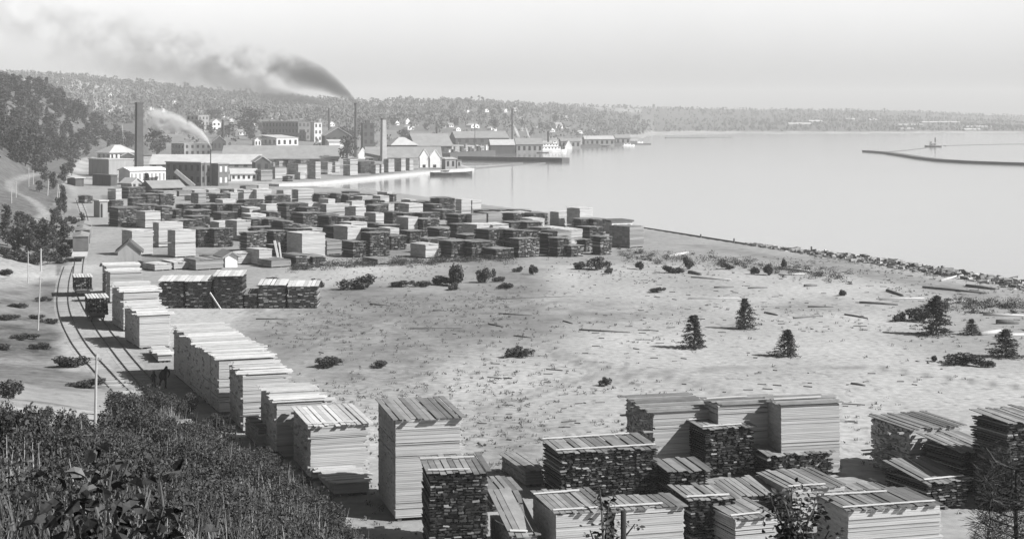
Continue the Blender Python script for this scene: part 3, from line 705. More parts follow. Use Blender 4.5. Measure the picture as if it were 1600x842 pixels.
for k in range(44):
    x = rs.uniform(236, 900); y = rs.uniform(160 if x < 700 else 168, 212 if x < 640 else 204); sc = (y - 130) / 60
    ww = rs.uniform(7, 13) * sc; hh = rs.uniform(4.5, 8) * sc; dk = k % 5 > 2
    B_('hillside_house', 'small %s house among trees on the hazy town slope' % ('grey roofed' if dk else 'white walled'), x - ww * .7, x - ww * .2, x + ww * .5, y - hh * .55, y, rs.uniform(25, 50), ['gable_l', 'gable_w'][k % 2], hh * .45, 'wallg' if dk else 'wallw', ['rfg', 'rfd'][k % 2] if dk else ['rfp', 'rfg'][k % 2], (1, 2),
       group='grey houses on the town slope' if dk else 'white houses on the town slope', cat='house', lmax=14)
for x, y, ww, hh in ((1420,197,46,3),(1470,193,60,3),(1415,203,26,3),(1530,200,40,3),(1250,196,34,4),(1330,189,14,4),(1365,190,12,4),(1520,205,24,4),(1275,192,20,4)):
    B_('shore_shed', 'long low pale shed on the hazy far shore of the lake', x - ww * .5 - 3, x - ww * .5, x + ww * .5, y - hh * .5, y, 5, 'gable_w', hh * .5, 'wallg', 'rfp', None, group='sheds on the far lake shore', cat='shed', lset=14)

# ---------------------------------------------------------------- chimneys
def chimney(name, label, x0, x1, yt, yb, square=True, m='brick', taper=.72, band=True):
    p = hit((x0 + x1) / 2, yb); Y = p[1]; w = (x1 - x0) * Y / F / 2; h = ztop(yt, Y) - p[2]
    o = empty(name, tuple(p), R(32) if square else 0, label, 'chimney')
    seg = 4 if square else 14; k = 1.12 if square else 1.0
    V = []; FC = []
    prof = [(w, -1), (w, 0), (w * (1 + taper) / 2, h * .5), (w * taper, h - .9)]
    def lathe(prof):
        V = []; FC = []
        for r, z in prof:
            for i in range(seg):
                a = 2 * math.pi * (i + .5) / seg; V.append((r * k * math.cos(a), r * k * math.sin(a), z))
        for j in range(len(prof) - 1):
            for i in range(seg): FC.append([j * seg + i, j * seg + (i + 1) % seg, (j + 1) * seg + (i + 1) % seg, (j + 1) * seg + i])
        FC.append(list(range((len(prof) - 1) * seg, len(prof) * seg))); return V, FC
    part('stack', *lathe(prof), M[m], o)
    if band:
        part('cap', *lathe([(w * taper, h - .9), (w * taper * 1.12, h - .85), (w * taper * 1.12, h - .1), (w * taper * .7, h), (w * taper * .65, h - .6)]), M['brickd' if m != 'iron' else 'iron'], o)
    return o
M['brickl'] = mat('light_brick', 0.30, 0.2, 0.5)
chimney('brick_chimney', 'tallest square brick chimney, standing over the mill by the road', 210, 224.5, 160, 274, True, 'brickd', .78)
chimney('smoking_stack', 'round dark stack pouring black smoke, beside the boiler house', 553.3, 558.6, 161, 246, False, 'brickd', .8)
chimney('thin_stack', 'thin iron stack trailing a faint smoke line behind the brick factory', 512.5, 516, 168, 206, False, 'iron', .95, False)
chimney('square_chimney', 'light square brick chimney right of the brick tower', 594, 604.5, 185, 252, True, 'brickl', .74)
chimney('thin_stack', 'short dark stack on the wide grey roofed sawmill', 680.5, 684, 197, 232, False, 'iron', .95, False)
chimney('thin_stack', 'slender stack near the wharf sheds with white steam at its foot', 799, 801.5, 168, 234, False, 'iron', .9, False)
chimney('thin_stack', 'short thick stack behind the dark fronted gabled hall', 346.5, 350.5, 186, 232, False, 'iron', .95, False)
chimney('steam_pipe', 'steam exhaust pipe rising from the bright end of the brick mill', 328.4, 330, 230, 291, False, 'iron', 1, False)
chimney('flagpole', 'bare slanting mast among the warehouses by the town wharf', 741.5, 742.6, 195, 240, False, 'iron', .8, False)

# ---------------------------------------------------------------- smoke
def plume(name, label, pts, Y, dens, col, nscale, lo=.46, gain=5.0, depth=1.0, fw=.25):
    """pts: (px, py, radius in px, relative density) along the plume, downwind"""
    P = np.array([((px - 800) / F * Y, Y, ztop(py, Y)) for px, py, r, d in pts]); rr = np.array([r for _, _, r, _ in pts]) * Y / F
    dd = np.array([d for *_, d in pts], float)
    L0 = P[0, 0] - P[-1, 0]; xs = (P[0, 0] - P[:, 0]) / L0
    o = bpy.data.objects.new(name, None)
    # hull in local coordinates: local x runs downwind (-X), z up
    V = []; FC = []; seg = 14
    Z = P[:, 2] - P[0, 2]
    for i in range(len(P)):
        for k in range(seg):
            a = 2 * math.pi * k / seg; q = 1.12 * rr[i]
            V.append((xs[i] * L0, q * depth * math.cos(a), Z[i] + q * math.sin(a)))
    for i in range(len(P) - 1):
        for k in range(seg): FC.append([i * seg + k, i * seg + (k + 1) % seg, (i + 1) * seg + (k + 1) % seg, (i + 1) * seg + k])
    FC.append(list(range(seg))[::-1]); FC.append([(len(P) - 1) * seg + k for k in range(seg)])
    m = bpy.data.materials.new(name); m.use_nodes = True; nt = m.node_tree; nt.nodes.clear(); N = nt.nodes; Lk = nt.links
    out = N.new('ShaderNodeOutputMaterial'); pv = N.new('ShaderNodeVolumePrincipled'); pv.inputs['Color'].default_value = (col, col, col, 1)
    Lk.new(pv.outputs[0], out.inputs['Volume'])
    tc = N.new('ShaderNodeTexCoord'); sx = N.new('ShaderNodeSeparateXYZ'); Lk.new(tc.outputs['Object'], sx.inputs[0])
    def mth(op, a, b=None):
        n = N.new('ShaderNodeMath'); n.operation = op
        for i, s in enumerate((a, b)):
            if s is None: continue
            if isinstance(s, (int, float)): n.inputs[i].default_value = s
            else: Lk.new(s, n.inputs[i])
        return n.outputs[0]
    t = mth('DIVIDE', sx.outputs[0], L0)
    def curve(vals):
        vals = np.asarray(vals, float); a, b = vals.min(), max(vals.max(), vals.min() + 1e-6)
        n = N.new('ShaderNodeFloatCurve'); c = n.mapping.curves[0]
        pts_ = [(float(x), float((v - a) / (b - a))) for x, v in zip(xs, vals)]
        while len(c.points) < len(pts_): c.points.new(.5, .5)
        for q, (x, v) in zip(c.points, pts_): q.location = (x, v); q.handle_type = 'VECTOR'
        n.mapping.update(); Lk.new(t, n.inputs['Value'])
        return mth('ADD', mth('MULTIPLY', n.outputs[0], float(b - a)), float(a))
    cz = curve(Z); cr = curve(rr); cd_ = curve(dd)
    no = N.new('ShaderNodeTexNoise'); no.inputs['Scale'].default_value = nscale; no.inputs['Detail'].default_value = 3; no.inputs['Roughness'].default_value = .6
    mp = N.new('ShaderNodeMapping'); mp.inputs['Location'].default_value = (random.random() * 50, 3, 7); Lk.new(tc.outputs['Object'], mp.inputs[0]); Lk.new(mp.outputs[0], no.inputs['Vector'])
    dz = mth('SUBTRACT', sx.outputs[2], cz); dy = mth('DIVIDE', sx.outputs[1], depth)
    r = mth('DIVIDE', mth('SQRT', mth('ADD', mth('MULTIPLY', dz, dz), mth('MULTIPLY', dy, dy))), cr)
    fall = mth('MAXIMUM', mth('SUBTRACT', 1.0, r), 0.0)
    nz = mth('MINIMUM', mth('MAXIMUM', mth('MULTIPLY', mth('SUBTRACT', mth('ADD', no.outputs['Fac'], mth('MULTIPLY', fall, fw)), mth('SUBTRACT', lo, mth('MULTIPLY', mth('MAXIMUM', mth('SUBTRACT', 1.0, mth('MULTIPLY', t, 4.2)), 0.0), .30))), gain), 0.0), 1.0)
    D = mth('MULTIPLY', mth('MULTIPLY', mth('MULTIPLY', nz, fall), cd_), dens)
    Lk.new(D, pv.inputs['Density'])
    me = mesh_np(name, V, FC, m)
    o = obj(name, me, None, tuple(P[0]), math.pi)
    # local +x must run towards -X: rotate half a turn about z
    props(o, label, 'smoke' if col < .8 else 'steam', None, None)
    return o
Ys = hit(556, 246)[1]
plume('black_smoke', 'long black smoke plume drifting from the round stack across the sky',
      [(556, 160, 3.5, 1.0), (545, 149, 9, 1.0), (528, 138, 16, .8), (505, 124, 22, .6), (478, 116, 27, .4), (440, 110, 36, .25), (390, 106, 46, .15), (325, 96, 58, .10), (250, 82, 68, .060), (160, 62, 70, .040), (70, 40, 70, .030), (-40, 25, 70, .03)],
      Ys, SMOKE_D, .25, .06, .54, 7, fw=.10)
Y2 = hit(514, 206)[1]
plume('faint_smoke', 'faint low smoke streak trailing from the thin iron stack', [(514, 167, 2.5, 1.6), (500, 160, 5, 1.3), (482, 156, 7, .8), (465, 154, 10, .4), (440, 150, 15, .22), (400, 142, 22, .14), (350, 130, 30, .09), (280, 116, 38, .05), (180, 100, 44, .02), (60, 84, 44, .0)], Y2, SMOKE_D * 1.3, .3, .04, .45, 4, fw=.2)
Y3 = hit(329, 291)[1]
plume('white_steam', 'white steam jet blowing from the mill exhaust pipe past the chimney', [(329.5, 230, 1.3, 1), (325, 220, 4, 1), (316, 211, 8, 1), (300, 203, 13, .9), (280, 196, 18, .7), (258, 190, 20, .5), (240, 186, 20, .35), (226, 184, 16, .2)], Y3 + 60, STEAM_D, .97, .20, .47, 7, fw=.16)
plume('white_steam', 'small white puff rising behind the pale hipped hall', [(193, 224, 2.0, 1), (192.6, 216, 3, .9), (192.2, 208, 4.2, .7), (191.5, 200, 5, .4), (191, 195, 5, .2)], hit(192, 251)[1] + 30, STEAM_D * .9, .97, .3, .36, 4)
Y4 = hit(800, 234)[1]
plume('white_steam', 'white steam patch beside the slender stack at the wharf sheds', [(812, 214, 3, .6), (808, 208, 7, 1), (804, 200, 6, .5), (802, 194, 4, .3)], Y4 - 20, STEAM_D * .3, .97, .2, .38, 4)
plume('white_steam', 'lesser steam patch right of the slender stack', [(828, 215, 3, .7), (824, 207, 6, 1), (821, 200, 4, .4)], Y4 - 20, STEAM_D * .3, .97, .2, .38, 4)

# ---------------------------------------------------------------- water craft, docks and booms
def strip_thing(name, label, cat, P, wid, z0, z1, m, group=None):
    """thick band following ground points P"""
    P = np.array(P, float); V = []; FC = []
    for i in range(len(P)):
        d = P[min(i + 1, len(P) - 1)] - P[max(i - 1, 0)]; d /= np.linalg.norm(d); n = np.array([-d[1], d[0]]) * wid / 2
        V += [(*(P[i] + n), z0), (*(P[i] - n), z0), (*(P[i] - n), z1), (*(P[i] + n), z1)]
    for i in range(len(P) - 1):
        for k in range(4): FC.append([i * 4 + k, i * 4 + (k + 1) % 4, (i + 1) * 4 + (k + 1) % 4, (i + 1) * 4 + k])
    FC.append([3, 2, 1, 0]); n = len(P) * 4; FC.append([n - 4, n - 3, n - 2, n - 1])
    return props(obj(name, mesh_np(name, V, FC, m)), label, cat, group)
W = lambda *ps: [wp(a, b, WL) for a, b in ps]
o = strip_thing('timber_wharf', 'pale planked edge of the mill dock along the basin', 'wharf', W((428, 292), (495, 288.5), (560, 282), (620, 276), (680, 270), (734, 266.5)), 5.0, -2, .30, M['rfp'])
o = strip_thing('pier', 'long dark timber pier reaching out from the mill dock', 'pier', W((722, 250.5), (780, 251.5), (840, 252.5), (884, 253.2)), 9, -2, 1.6, M['walld'])
strip_thing('log_boom', 'thin curved log boom floating in front of the timber pier', 'log boom', W((716, 265.5), (745, 263.5), (785, 260), (820, 257.5), (850, 255)), 2.0, -1.2, -.4, M['log'])
strip_thing('log_boom', 'straight log boom between the timber pier and the curved one', 'log boom', W((700, 258.5), (760, 257.5), (815, 255.5)), 2.0, -1.2, -.3, M['log'])
strip_thing('breakwater', 'long dark breakwater boom curving out on the open lake', 'breakwater', W((1353, 237.5), (1385, 240), (1412, 244), (1440, 248.5), (1470, 252), (1510, 254.5), (1560, 256.5), (1620, 258.5), (1720, 262)), 6, -1.2, .45, M['log'])
strip_thing('log_boom', 'faint tow line of logs behind the tugboat', 'log boom', W((1476, 228.5), (1520, 227), (1570, 226), (1640, 225)), 3.0, -1.2, -.35, M['log'])
strip_thing('log_boom', 'faint tow line between the breakwater tip and tugboat', 'log boom', W((1385, 238), (1420, 235), (1450, 231.5)), 2.0, -1.2, -.4, M['log'])
strip_thing('log_boom', 'low line of floating logs off the last boathouse', 'log boom', W((992, 226), (1012, 226), (1017, 226)), 4.0, -1.2, .3, M['log'])
strip_thing('log_boom', 'distant floating logs off the far shore point', 'log boom', W((1040, 216.2), (1100, 216), (1140, 215.6)), 6, -1.2, .3, M['log'])
strip_thing('timber_seawall', 'dark timber seawall running from the last pile along the lake', 'seawall', W((1006, 358.5), (1060, 367), (1100, 373.5), (1150, 381.5), (1200, 389.5), (1268, 400)), .4, -2, -.28, M['skid'])
strip_thing('town_wharf', 'dark timber wharf front of the hazy town before the masts', 'wharf', [wp(a, b, WL) for a, b in ((694, 247), (722, 244.5), (766, 241.5))], 8, -2, 2.2, M['walld'])
strip_thing('town_wharf', 'long low wharf linking the boathouses beyond the steamboat', 'wharf', [wp(a, b, WL) for a, b in ((880, 232), (960, 227.8), (990, 224))], 8, -2, 1.4, M['walld'])
def lofted(name, secs, m, parent):
    """hull from cross sections (x, halfwidth top, halfwidth bottom, z top, z bottom)"""
    V = []; FC = []
    for x, a, b, zt, zb in secs: V += [(x, -a, zt), (x, -b, zb), (x, b, zb), (x, a, zt)]
    n = len(secs)
    for i in range(n - 1):
        for k in range(4): FC.append([i * 4 + k, (i + 1) * 4 + k, (i + 1) * 4 + (k + 1) % 4, i * 4 + (k + 1) % 4])
    FC.append([0, 1, 2, 3]); FC.append([n * 4 - 1, n * 4 - 2, n * 4 - 3, n * 4 - 4])
    return part(name, V, FC, m, parent)
def boat(name, label, px, py, Lm, rz, hullm, decks, funnel=None, mast=None):
    x, y = wp(px, py, WL); o = empty(name, (x, y, WL), rz, label, 'boat')
    h = Lm * .075
    lofted('hull', [(-Lm / 2, Lm * .07, Lm * .04, h * 1.1, -.4), (-Lm * .4, Lm * .11, Lm * .08, h, -.5), (0, Lm * .125, Lm * .1, h * .95, -.5), (Lm * .35, Lm * .09, Lm * .05, h * 1.1, -.5), (Lm / 2, .1, .05, h * 1.45, -.3)], M[hullm], o)
    z = h * .97
    for k, (a, b, wd, hh) in enumerate(decks):
        part('deckhouse' if k == 0 else 'wheelhouse' if k == len(decks) - 1 else 'upper_deck', *box_arrays([(a * Lm, b * Lm, -wd * Lm, wd * Lm, z, z + hh * Lm)]), M['white'], o)
        B = []
        n = max(int((b - a) * Lm / 2.2), 1)
        for s_ in (-1, 1):
            for i in range(n):
                u = a * Lm + (b - a) * Lm * (i + .3) / n; v = a * Lm + (b - a) * Lm * (i + .7) / n
                yy = s_ * wd * Lm
                B.append((u, v, min(yy, yy + s_ * .05), max(yy, yy + s_ * .05), z + hh * Lm * .4, z + hh * Lm * .8))
        part('window_row', *box_arrays(B), M['glass'], o)
        z += hh * Lm
        part('deck_roof', *box_arrays([(a * Lm - .4, b * Lm + .4, -wd * Lm - .4, wd * Lm + .4, z + .01, z + .2)]), M['rfp'], o); z += .2
    if funnel: tubes('funnel', [([(funnel[0] * Lm, 0, z - 1), (funnel[0] * Lm, 0, z + funnel[1] * Lm)], funnel[2] * Lm)], M['iron'], o, 10)
    if mast: tubes('mast', [([(mast[0] * Lm, 0, h), (mast[0] * Lm, 0, h + mast[1] * Lm)], .12)], M['pole'], o, 6)
    return o
boat('steamboat', 'white double decked steamboat with dark funnel at the town wharf', 862, 238, 23, R(12), 'white', [(-.38, .28, .09, .11), (-.30, .2, .08, .09), (.04, .16, .05, .08)], (-.12, .3, .03), (.36, .5))
boat('scow', 'dark low scow moored at the tip of the mill dock', 705, 274.5, 19, R(4), 'walld', [(-.25, -.05, .06, .05)], None, None)
boat('rowboat', 'small dark workboat lying beside the wharf shed', 848, 239.5, 9, R(8), 'walld', [(-.2, .0, .06, .08)])
boat('tugboat', 'lone tugboat out on the lake towing a boom', 1458, 229.8, 15, R(170), 'walld', [(-.2, .22, .08, .12), (.05, .2, .06, .1)], (-.12, .25, .035), None)
boat('white_launch', 'white launch at the end of the boathouses', 981, 228.5, 13, R(15), 'white', [(-.3, .2, .07, .12)])
boat('white_launch', 'farther white launch beyond the last boathouse', 996, 223.5, 12, R(10), 'white', [(-.3, .2, .07, .1)])
boat('rowboat', 'dark barge moored before the long low boathouse', 945, 229.3, 14, R(2), 'walld', [(-.1, .1, .05, .07)])
# mooring posts
for k, (x, y0, y1, lean, lb) in enumerate([(1095, 374, 366, 0, 'short mooring post on the far stretch of the seawall'), (1147, 382, 372.5, 0, 'mooring post in the middle of the seawall'),
     (1268, 400, 385, 0, 'upright mooring post where the seawall ends'), (1322, 409, 396, -.25, 'leaning mooring post beyond the seawall end'),
     (1468, 431, 416, -.1, 'thick mooring post on the rubble shore above the large spruce'), (1548, 444, 429, -.35, 'tilted mooring post nearest the picture edge on the rubble shore')]):
    a = np.array([*wp(x, y0, WL), WL - .5]); Y = a[1]; h = (y0 - y1) * Y / F
    o = tubes('mooring_post', [([a, a + np.array([lean * h, 0, h + .5])], [.19, .16])], M['skid'], seg=8); props(o, lb, 'post', 'mooring posts along the lake')

# ---------------------------------------------------------------- railway, cars, poles, people
def road_pt(px, py): return hit(px, py)
def rail_track(label, pts, gauge=1.45):
    P = np.array([road_pt(*p)[:2] for p in pts]); 
    # resample smoothly
    t = np.r_[0, np.cumsum(np.linalg.norm(np.diff(P, axis=0), axis=1))]; n = int(t[-1] / 3)
    tt = np.linspace(0, t[-1], n); Q = np.stack([np.interp(tt, t, P[:, 0]), np.interp(tt, t, P[:, 1])], 1)
    ker = np.ones(7) / 7
    Qp = np.vstack([np.repeat(Q[:1], 3, 0), Q, np.repeat(Q[-1:], 3, 0)])
    Q = np.stack([np.convolve(Qp[:, 0], ker, 'valid'), np.convolve(Qp[:, 1], ker, 'valid')], 1)
    d = np.gradient(Q, axis=0); d /= np.linalg.norm(d, axis=1)[:, None]; nn = np.stack([-d[:, 1], d[:, 0]], 1)
    z = np.maximum(ground(Q[:, 0], Q[:, 1]), 0)
    o = empty('railway_track', (*Q[0], 0), 0, label, 'railway track', 'railway tracks beside the piles'); off = np.array([*Q[0], 0])
    for s in (-1, 1):
        E = Q + nn * s * gauge / 2
        tubes('rail', [(np.column_stack([E, z + .08]) - off, .06)], M['rail'], o, 5)
    B = []
    V = []; FC = []
    for i in range(0, n):
        a = np.array([*Q[i], z[i]]) - off
        for k in range(3):
            q = a + np.append(d[i] * k * 1.0, 0)
            dx = np.append(d[i] * .11, 0); dn = np.append(nn[i] * 1.2, 0); j = len(V)
            for zz in (-.2, .04):
                V += [q - dx - dn + (0, 0, zz), q + dx - dn + (0, 0, zz), q + dx + dn + (0, 0, zz), q - dx + dn + (0, 0, zz)]
            FC += (BF + j).tolist()
    so_ = part('sleepers', V, FC, M['wood'], o); props(so_, kind='stuff')
    return Q, d
Qa, da = rail_track('railway track curving along the foot of the weedy bank', [(262, 700), (225, 655), (190, 610), (155, 575), (127, 545), (105, 505), (97, 475), (100, 440), (108, 415)])
Qb, db = rail_track('railway track running straight beside the road row of piles', [(345, 740), (290, 672), (240, 612), (195, 560), (160, 515), (138, 480), (126, 455), (121, 430), (124, 408), (130, 385), (136, 360), (131, 335), (122, 310)])
def on_track(py):
    k = np.argmin(abs(Qb[:, 1] - F * HC / (py - YH))); return Qb[k], math.atan2(-db[k][0], db[k][1])
def wheels(o, Lc, wc, r=.42, n=2):
    for s in (-1, 1):
        for i in range(n):
            y = (-.36 + .72 * i / (n - 1)) * Lc
            V, f = tube_arrays([(s * wc * .28 - .06, y, r), (s * wc * .28 + .06, y, r)], r, 12); part('wheel', V, f, M['iron'], o)
def boxcar(q, rz, label):
    o = empty('boxcar', (q[0], q[1], .12), rz, label, 'railway car', 'railway cars on the yard track'); L_, w_ = 9.5, 2.7
    part('body', *box_arrays([(-w_ / 2, w_ / 2, -L_ / 2, L_ / 2, .85, 3.5)]), M['cart'], o)
    V = [(-w_ / 2 - .15, -L_ / 2 - .2, 3.51), (w_ / 2 + .15, -L_ / 2 - .2, 3.51), (w_ / 2 + .15, L_ / 2 + .2, 3.51), (-w_ / 2 - .15, L_ / 2 + .2, 3.51), (0, -L_ / 2 - .2, 3.95), (0, L_ / 2 + .2, 3.95)]
    part('roof', V, [[0, 3, 2, 1], [0, 1, 4], [1, 2, 5, 4], [2, 3, 5], [3, 0, 4, 5]], M['rfg'], o)
    part('door', *box_arrays([(w_ / 2 - .02, w_ / 2 + .07, -.9, .9, .9, 3.3)]), M['wallg'], o)
    part('underframe', *box_arrays([(-w_ / 2 + .2, w_ / 2 - .2, -L_ / 2 + .1, L_ / 2 - .1, .5, .85)]), M['iron'], o)
    wheels(o, L_, w_)
for py, lb in ((397, 'boxcar at the head of the line, dark end wall towards the street'), (386, 'second boxcar in line behind the leading one'), (377, 'third boxcar in line, beside the dark tree')):
    q, rz = on_track(py); boxcar(q, rz, lb)
def wagon(name, q, rz, label, Lc=6.0, wc=2.5, load=None, pale=False):
    o = empty(name, (q[0], q[1], .12), rz, label, 'railway car', 'railway cars on the yard track')
    part('deck', *box_arrays([(-wc / 2, wc / 2, -Lc / 2, Lc / 2, .8, 1.05)]), M['roofp' if pale else 'cart'], o)
    part('underframe', *box_arrays([(-wc / 2 + .4, wc / 2 - .4, -Lc / 2 + .1, Lc / 2 - .1, .45, .79)]), M['iron'], o)
    wheels(o, Lc, wc, .4)
    if load:
        hh, lab = load; rs = np.random.default_rng(int(q[1]))
        o2 = empty('lumber_load', (q[0], q[1], .12 + 1.06), rz, lab, 'lumber load', 'loads of lumber on railway cars')
        B = []; k = 0; z = 0.0
        while z < hh:
            for e in np.arange(-wc / 2, wc / 2 - .2, .28):
                B.append((e + rs.uniform(0, .06), e + .28 - rs.uniform(.02, .08), -Lc / 2 + rs.normal(0, .15), Lc / 2 + rs.normal(0, .15), z, z + .13))
            z += .2
        boxes('boards', B, M['slab'], o2)
        boxes('cover_boards', [(e, e + .3, -Lc / 2 - .1 + rs.normal(0, .1), Lc / 2 + .1 + rs.normal(0, .1), z + .02, z + .08) for e in np.arange(-wc / 2, wc / 2 - .2, .38)], M['roofp'], o2)
q, rz = on_track(407); wagon('flatcar', q, rz, 'empty flatcar with a pale deck in front of the boxcars', 8, 2.6, None, True)
q, rz = on_track(463); wagon('lumber_wagon', q, rz, 'farther lumber wagon standing in the shade of the road piles', 5, 2.6, (1.5, 'farther wagon load of lumber with a pale cover'))
q, rz = on_track(500); wagon('lumber_wagon', q, rz, 'nearer lumber wagon standing on the street track', 5, 2.5, (1.6, 'nearer wagon load of lumber with striped cover'))
def pole(px, y0, y1, label, r=.13, x1=None):
    a = hit(px, y0); Y = a[1]; t = np.array([((x1 if x1 else px) - 800) / F * Y, Y, ztop(y1, Y)])
    o = empty('utility_pole', tuple(a), 0, label, 'pole', 'bare poles on the hillside')
    tubes('shaft', [([(0, 0, -.8), t - a], [r, r * .65])], M['pole'], o, 7)
    d = t - a
    part('pole_pin', *box_arrays([(d[0] - .35, d[0] + .35, d[1] - .04, d[1] + .04, d[2] - .35, d[2] - .27)]), M['pole'], o)
pole(148, 682, 553, 'tall thin pole rising from the bottom weeds beside the track', .10, 151)
pole(59, 516, 432, 'leaning pale pole on the grassy slope left of the wagons', .10, 63)
pole(44, 442, 392, 'pole on the sandy patch at the hill foot', .10)
pole(64, 424, 388, 'short stout pole with a dark knot near the hill foot path', .16)
pole(18, 318, 291, 'leftmost pole below the bend of the hill road', .14)
pole(25, 309, 284, 'second pole below the bend of the hill road', .14)
pole(74, 306, 280, 'white pole at the far side of the hill road', .2, 76)
pole(88, 326, 288, 'slanting pole between the hill road and mill road', .16, 91)
pole(92.5, 336, 296, 'pole standing close before the slanting one by the mill road', .14)
pole(45, 292, 262, 'tall pole above the far end of the hill road', .14)
pole(52, 288, 266, 'shorter pole above the far end of the hill road', .14)
for x, y, h_ in ((968, 842, 1), ):
    Y = 26.0; X = (974 - 800) / F * Y; zg = gz(X, Y)
    o = tubes('dead_snag', [([(X, Y, zg - .3), (X + .02, Y, (zg + 18.9) / 2), (X, Y, ztop(797, Y))], [.07, .055, .045])], M['iron'], seg=8); props(o, 'dark bare snag standing before the pale piles at the bottom edge', 'dead tree')

def person(px, py, hpx, label, lean=0.0, wide=1.0, rz=0.0):
    a = hit(px, py); H = hpx * a[1] / F
    k = H / 1.75
    J = {'pel': (0, 0, .95), 'ch': (lean * .3, 0, 1.28), 'nk': (lean * .45, -.01, 1.50), 'hd': (lean * .5, -.03, 1.63), 'top': (lean * .52, -.03, 1.74),
         'h1': (.10, 0, .90), 'k1': (.14, -.05, .50), 'f1': (.15, .02, .06), 't1': (.17, -.16, .03), 'h2': (-.10, 0, .90), 'k2': (-.15, .06, .50), 'f2': (-.18, .12, .06), 't2': (-.19, -.05, .03),
         's1': (.20 + lean * .4, 0, 1.42), 'e1': (.30 + lean * .3, .02, 1.15), 'w1': (.27, -.14, .92), 'p1': (.26, -.19, .84), 's2': (-.20 + lean * .4, 0, 1.42), 'e2': (-.31 + lean * .3, .03, 1.15), 'w2': (-.28, -.12, .92), 'p2': (-.27, -.17, .84)}
    rad = {'pel': .15, 'ch': .17, 'nk': .065, 'hd': .105, 'top': .08, 'h1': .10, 'k1': .07, 'f1': .05, 't1': .04, 'h2': .10, 'k2': .07, 'f2': .05, 't2': .04, 's1': .075, 'e1': .05, 'w1': .037, 'p1': .045, 's2': .075, 'e2': .05, 'w2': .037, 'p2': .045}
    E = [('pel', 'ch'), ('ch', 'nk'), ('nk', 'hd'), ('hd', 'top'), ('pel', 'h1'), ('h1', 'k1'), ('k1', 'f1'), ('f1', 't1'), ('pel', 'h2'), ('h2', 'k2'), ('k2', 'f2'), ('f2', 't2'), ('nk', 's1'), ('s1', 'e1'), ('e1', 'w1'), ('w1', 'p1'), ('nk', 's2'), ('s2', 'e2'), ('e2', 'w2'), ('w2', 'p2')]
    nm = list(J); me = bpy.data.meshes.new('person')
    me.from_pydata([tuple(np.array(J[n]) * k * np.array([wide, wide, 1])) for n in nm], [(nm.index(x), nm.index(y)) for x, y in E], [])
    o = obj('person', me, None, tuple(a), rz); props(o, label, 'person', 'people walking by the track')
    sk = o.modifiers.new('skin', 'SKIN')
    for i, n in enumerate(nm):
        r = rad[n] * k * wide; me.skin_vertices[0].data[i].radius = (r, r); me.skin_vertices[0].data[i].use_root = (n == 'pel')
    o.modifiers.new('sub', 'SUBSURF').levels = 1; o.modifiers['sub'].render_levels = 1
    me.materials.append(M['cloth'])
    hx, hy, hz = np.array(J['top']) * k * np.array([wide, wide, 1])
    V, f = tube_arrays([(hx, hy, hz - .05), (hx, hy, hz - .03), (hx, hy, hz - .029), (hx, hy, hz + .07)], [.17, .17, .11, .09], 10)
    part('hat', V, f, M['cloth'], o)
    V = []; f = []
    th = np.linspace(0, 2 * math.pi, 10, endpoint=False); c_ = np.array(J['hd']) * k * np.array([wide, wide, 1])
    V = [(c_[0] + .062 * math.cos(t), c_[1] - .105 * k + .008 * math.sin(t * 2), c_[2] - .02 + .075 * math.sin(t)) for t in th] + [(c_[0], c_[1] - .13 * k, c_[2] - .02)]
    f = [[i, (i + 1) % 10, 10] for i in range(10)]
    part('face', V, f, M['skin'], o)
    # coat skirt over hips
    rings = []
    for z, r in ((1.36, .20), (1.15, .19), (.95, .20), (.72, .22)):
        rings.append((z * k, r * k * wide))
    V, f = tube_arrays([(lean * .25 * max(z / k - .9, 0) / .4, 0, z) for z, _ in rings], [r for _, r in rings], 12); part('coat', V, f, M['cloth'], o)
person(255, 606, 33, 'stout person in dark coat and hat, the nearer the pile wall', .35, 1.35, R(25))
person(240, 606, 26, 'slim dark dressed person walking ahead on the shaded track', 0, .9, R(-160))
rs = np.random.default_rng(12)
WC = [(702,241),(709,238),(716,241),(722,236),(729,239),(735,235),(741,240),(748,236),(754,238),(760,234),(728,231),(745,231),(712,233)]
for k, (x, y) in enumerate(sorted(WC)):
    s_ = rs.uniform(2.5, 5)
    B_('wharf_crate_stack', 'blocky hazy goods stack on the town wharf, %s counting from the scow' % ORD[k], x - s_ * .7, x - s_ * .2, x + s_ * .6, y - rs.uniform(3, 7), y + 1.5, 30, 'flat', 0, ['wallw', 'walld', 'wallg'][k % 3], ['rfp', 'rfd', 'rfg'][k % 3], None, None, 'goods stacks on the town wharf', 'goods stack', lmax=6, ov=.1)
for k, (x, y0, y1, lb) in enumerate([(716, 245, 222, 'tall bare ship mast rising at the near corner of the town wharf'), (752, 243, 226, 'short ship mast in the middle of the town wharf'), (848, 238, 205, 'thin ship mast behind the white gable end of the wharf shed'), (917, 229, 208, 'dark mast rising beside the long low boathouse')]):
    a = hit(x, y0); t = np.array([(x - 800) / F * a[1], a[1], ztop(y1, a[1])])
    o = tubes('ship_mast', [([a - (0, 0, 1.5), t], [.28, .16])], M['pole'], seg=7); props(o, lb, 'mast', 'masts at the town wharf')

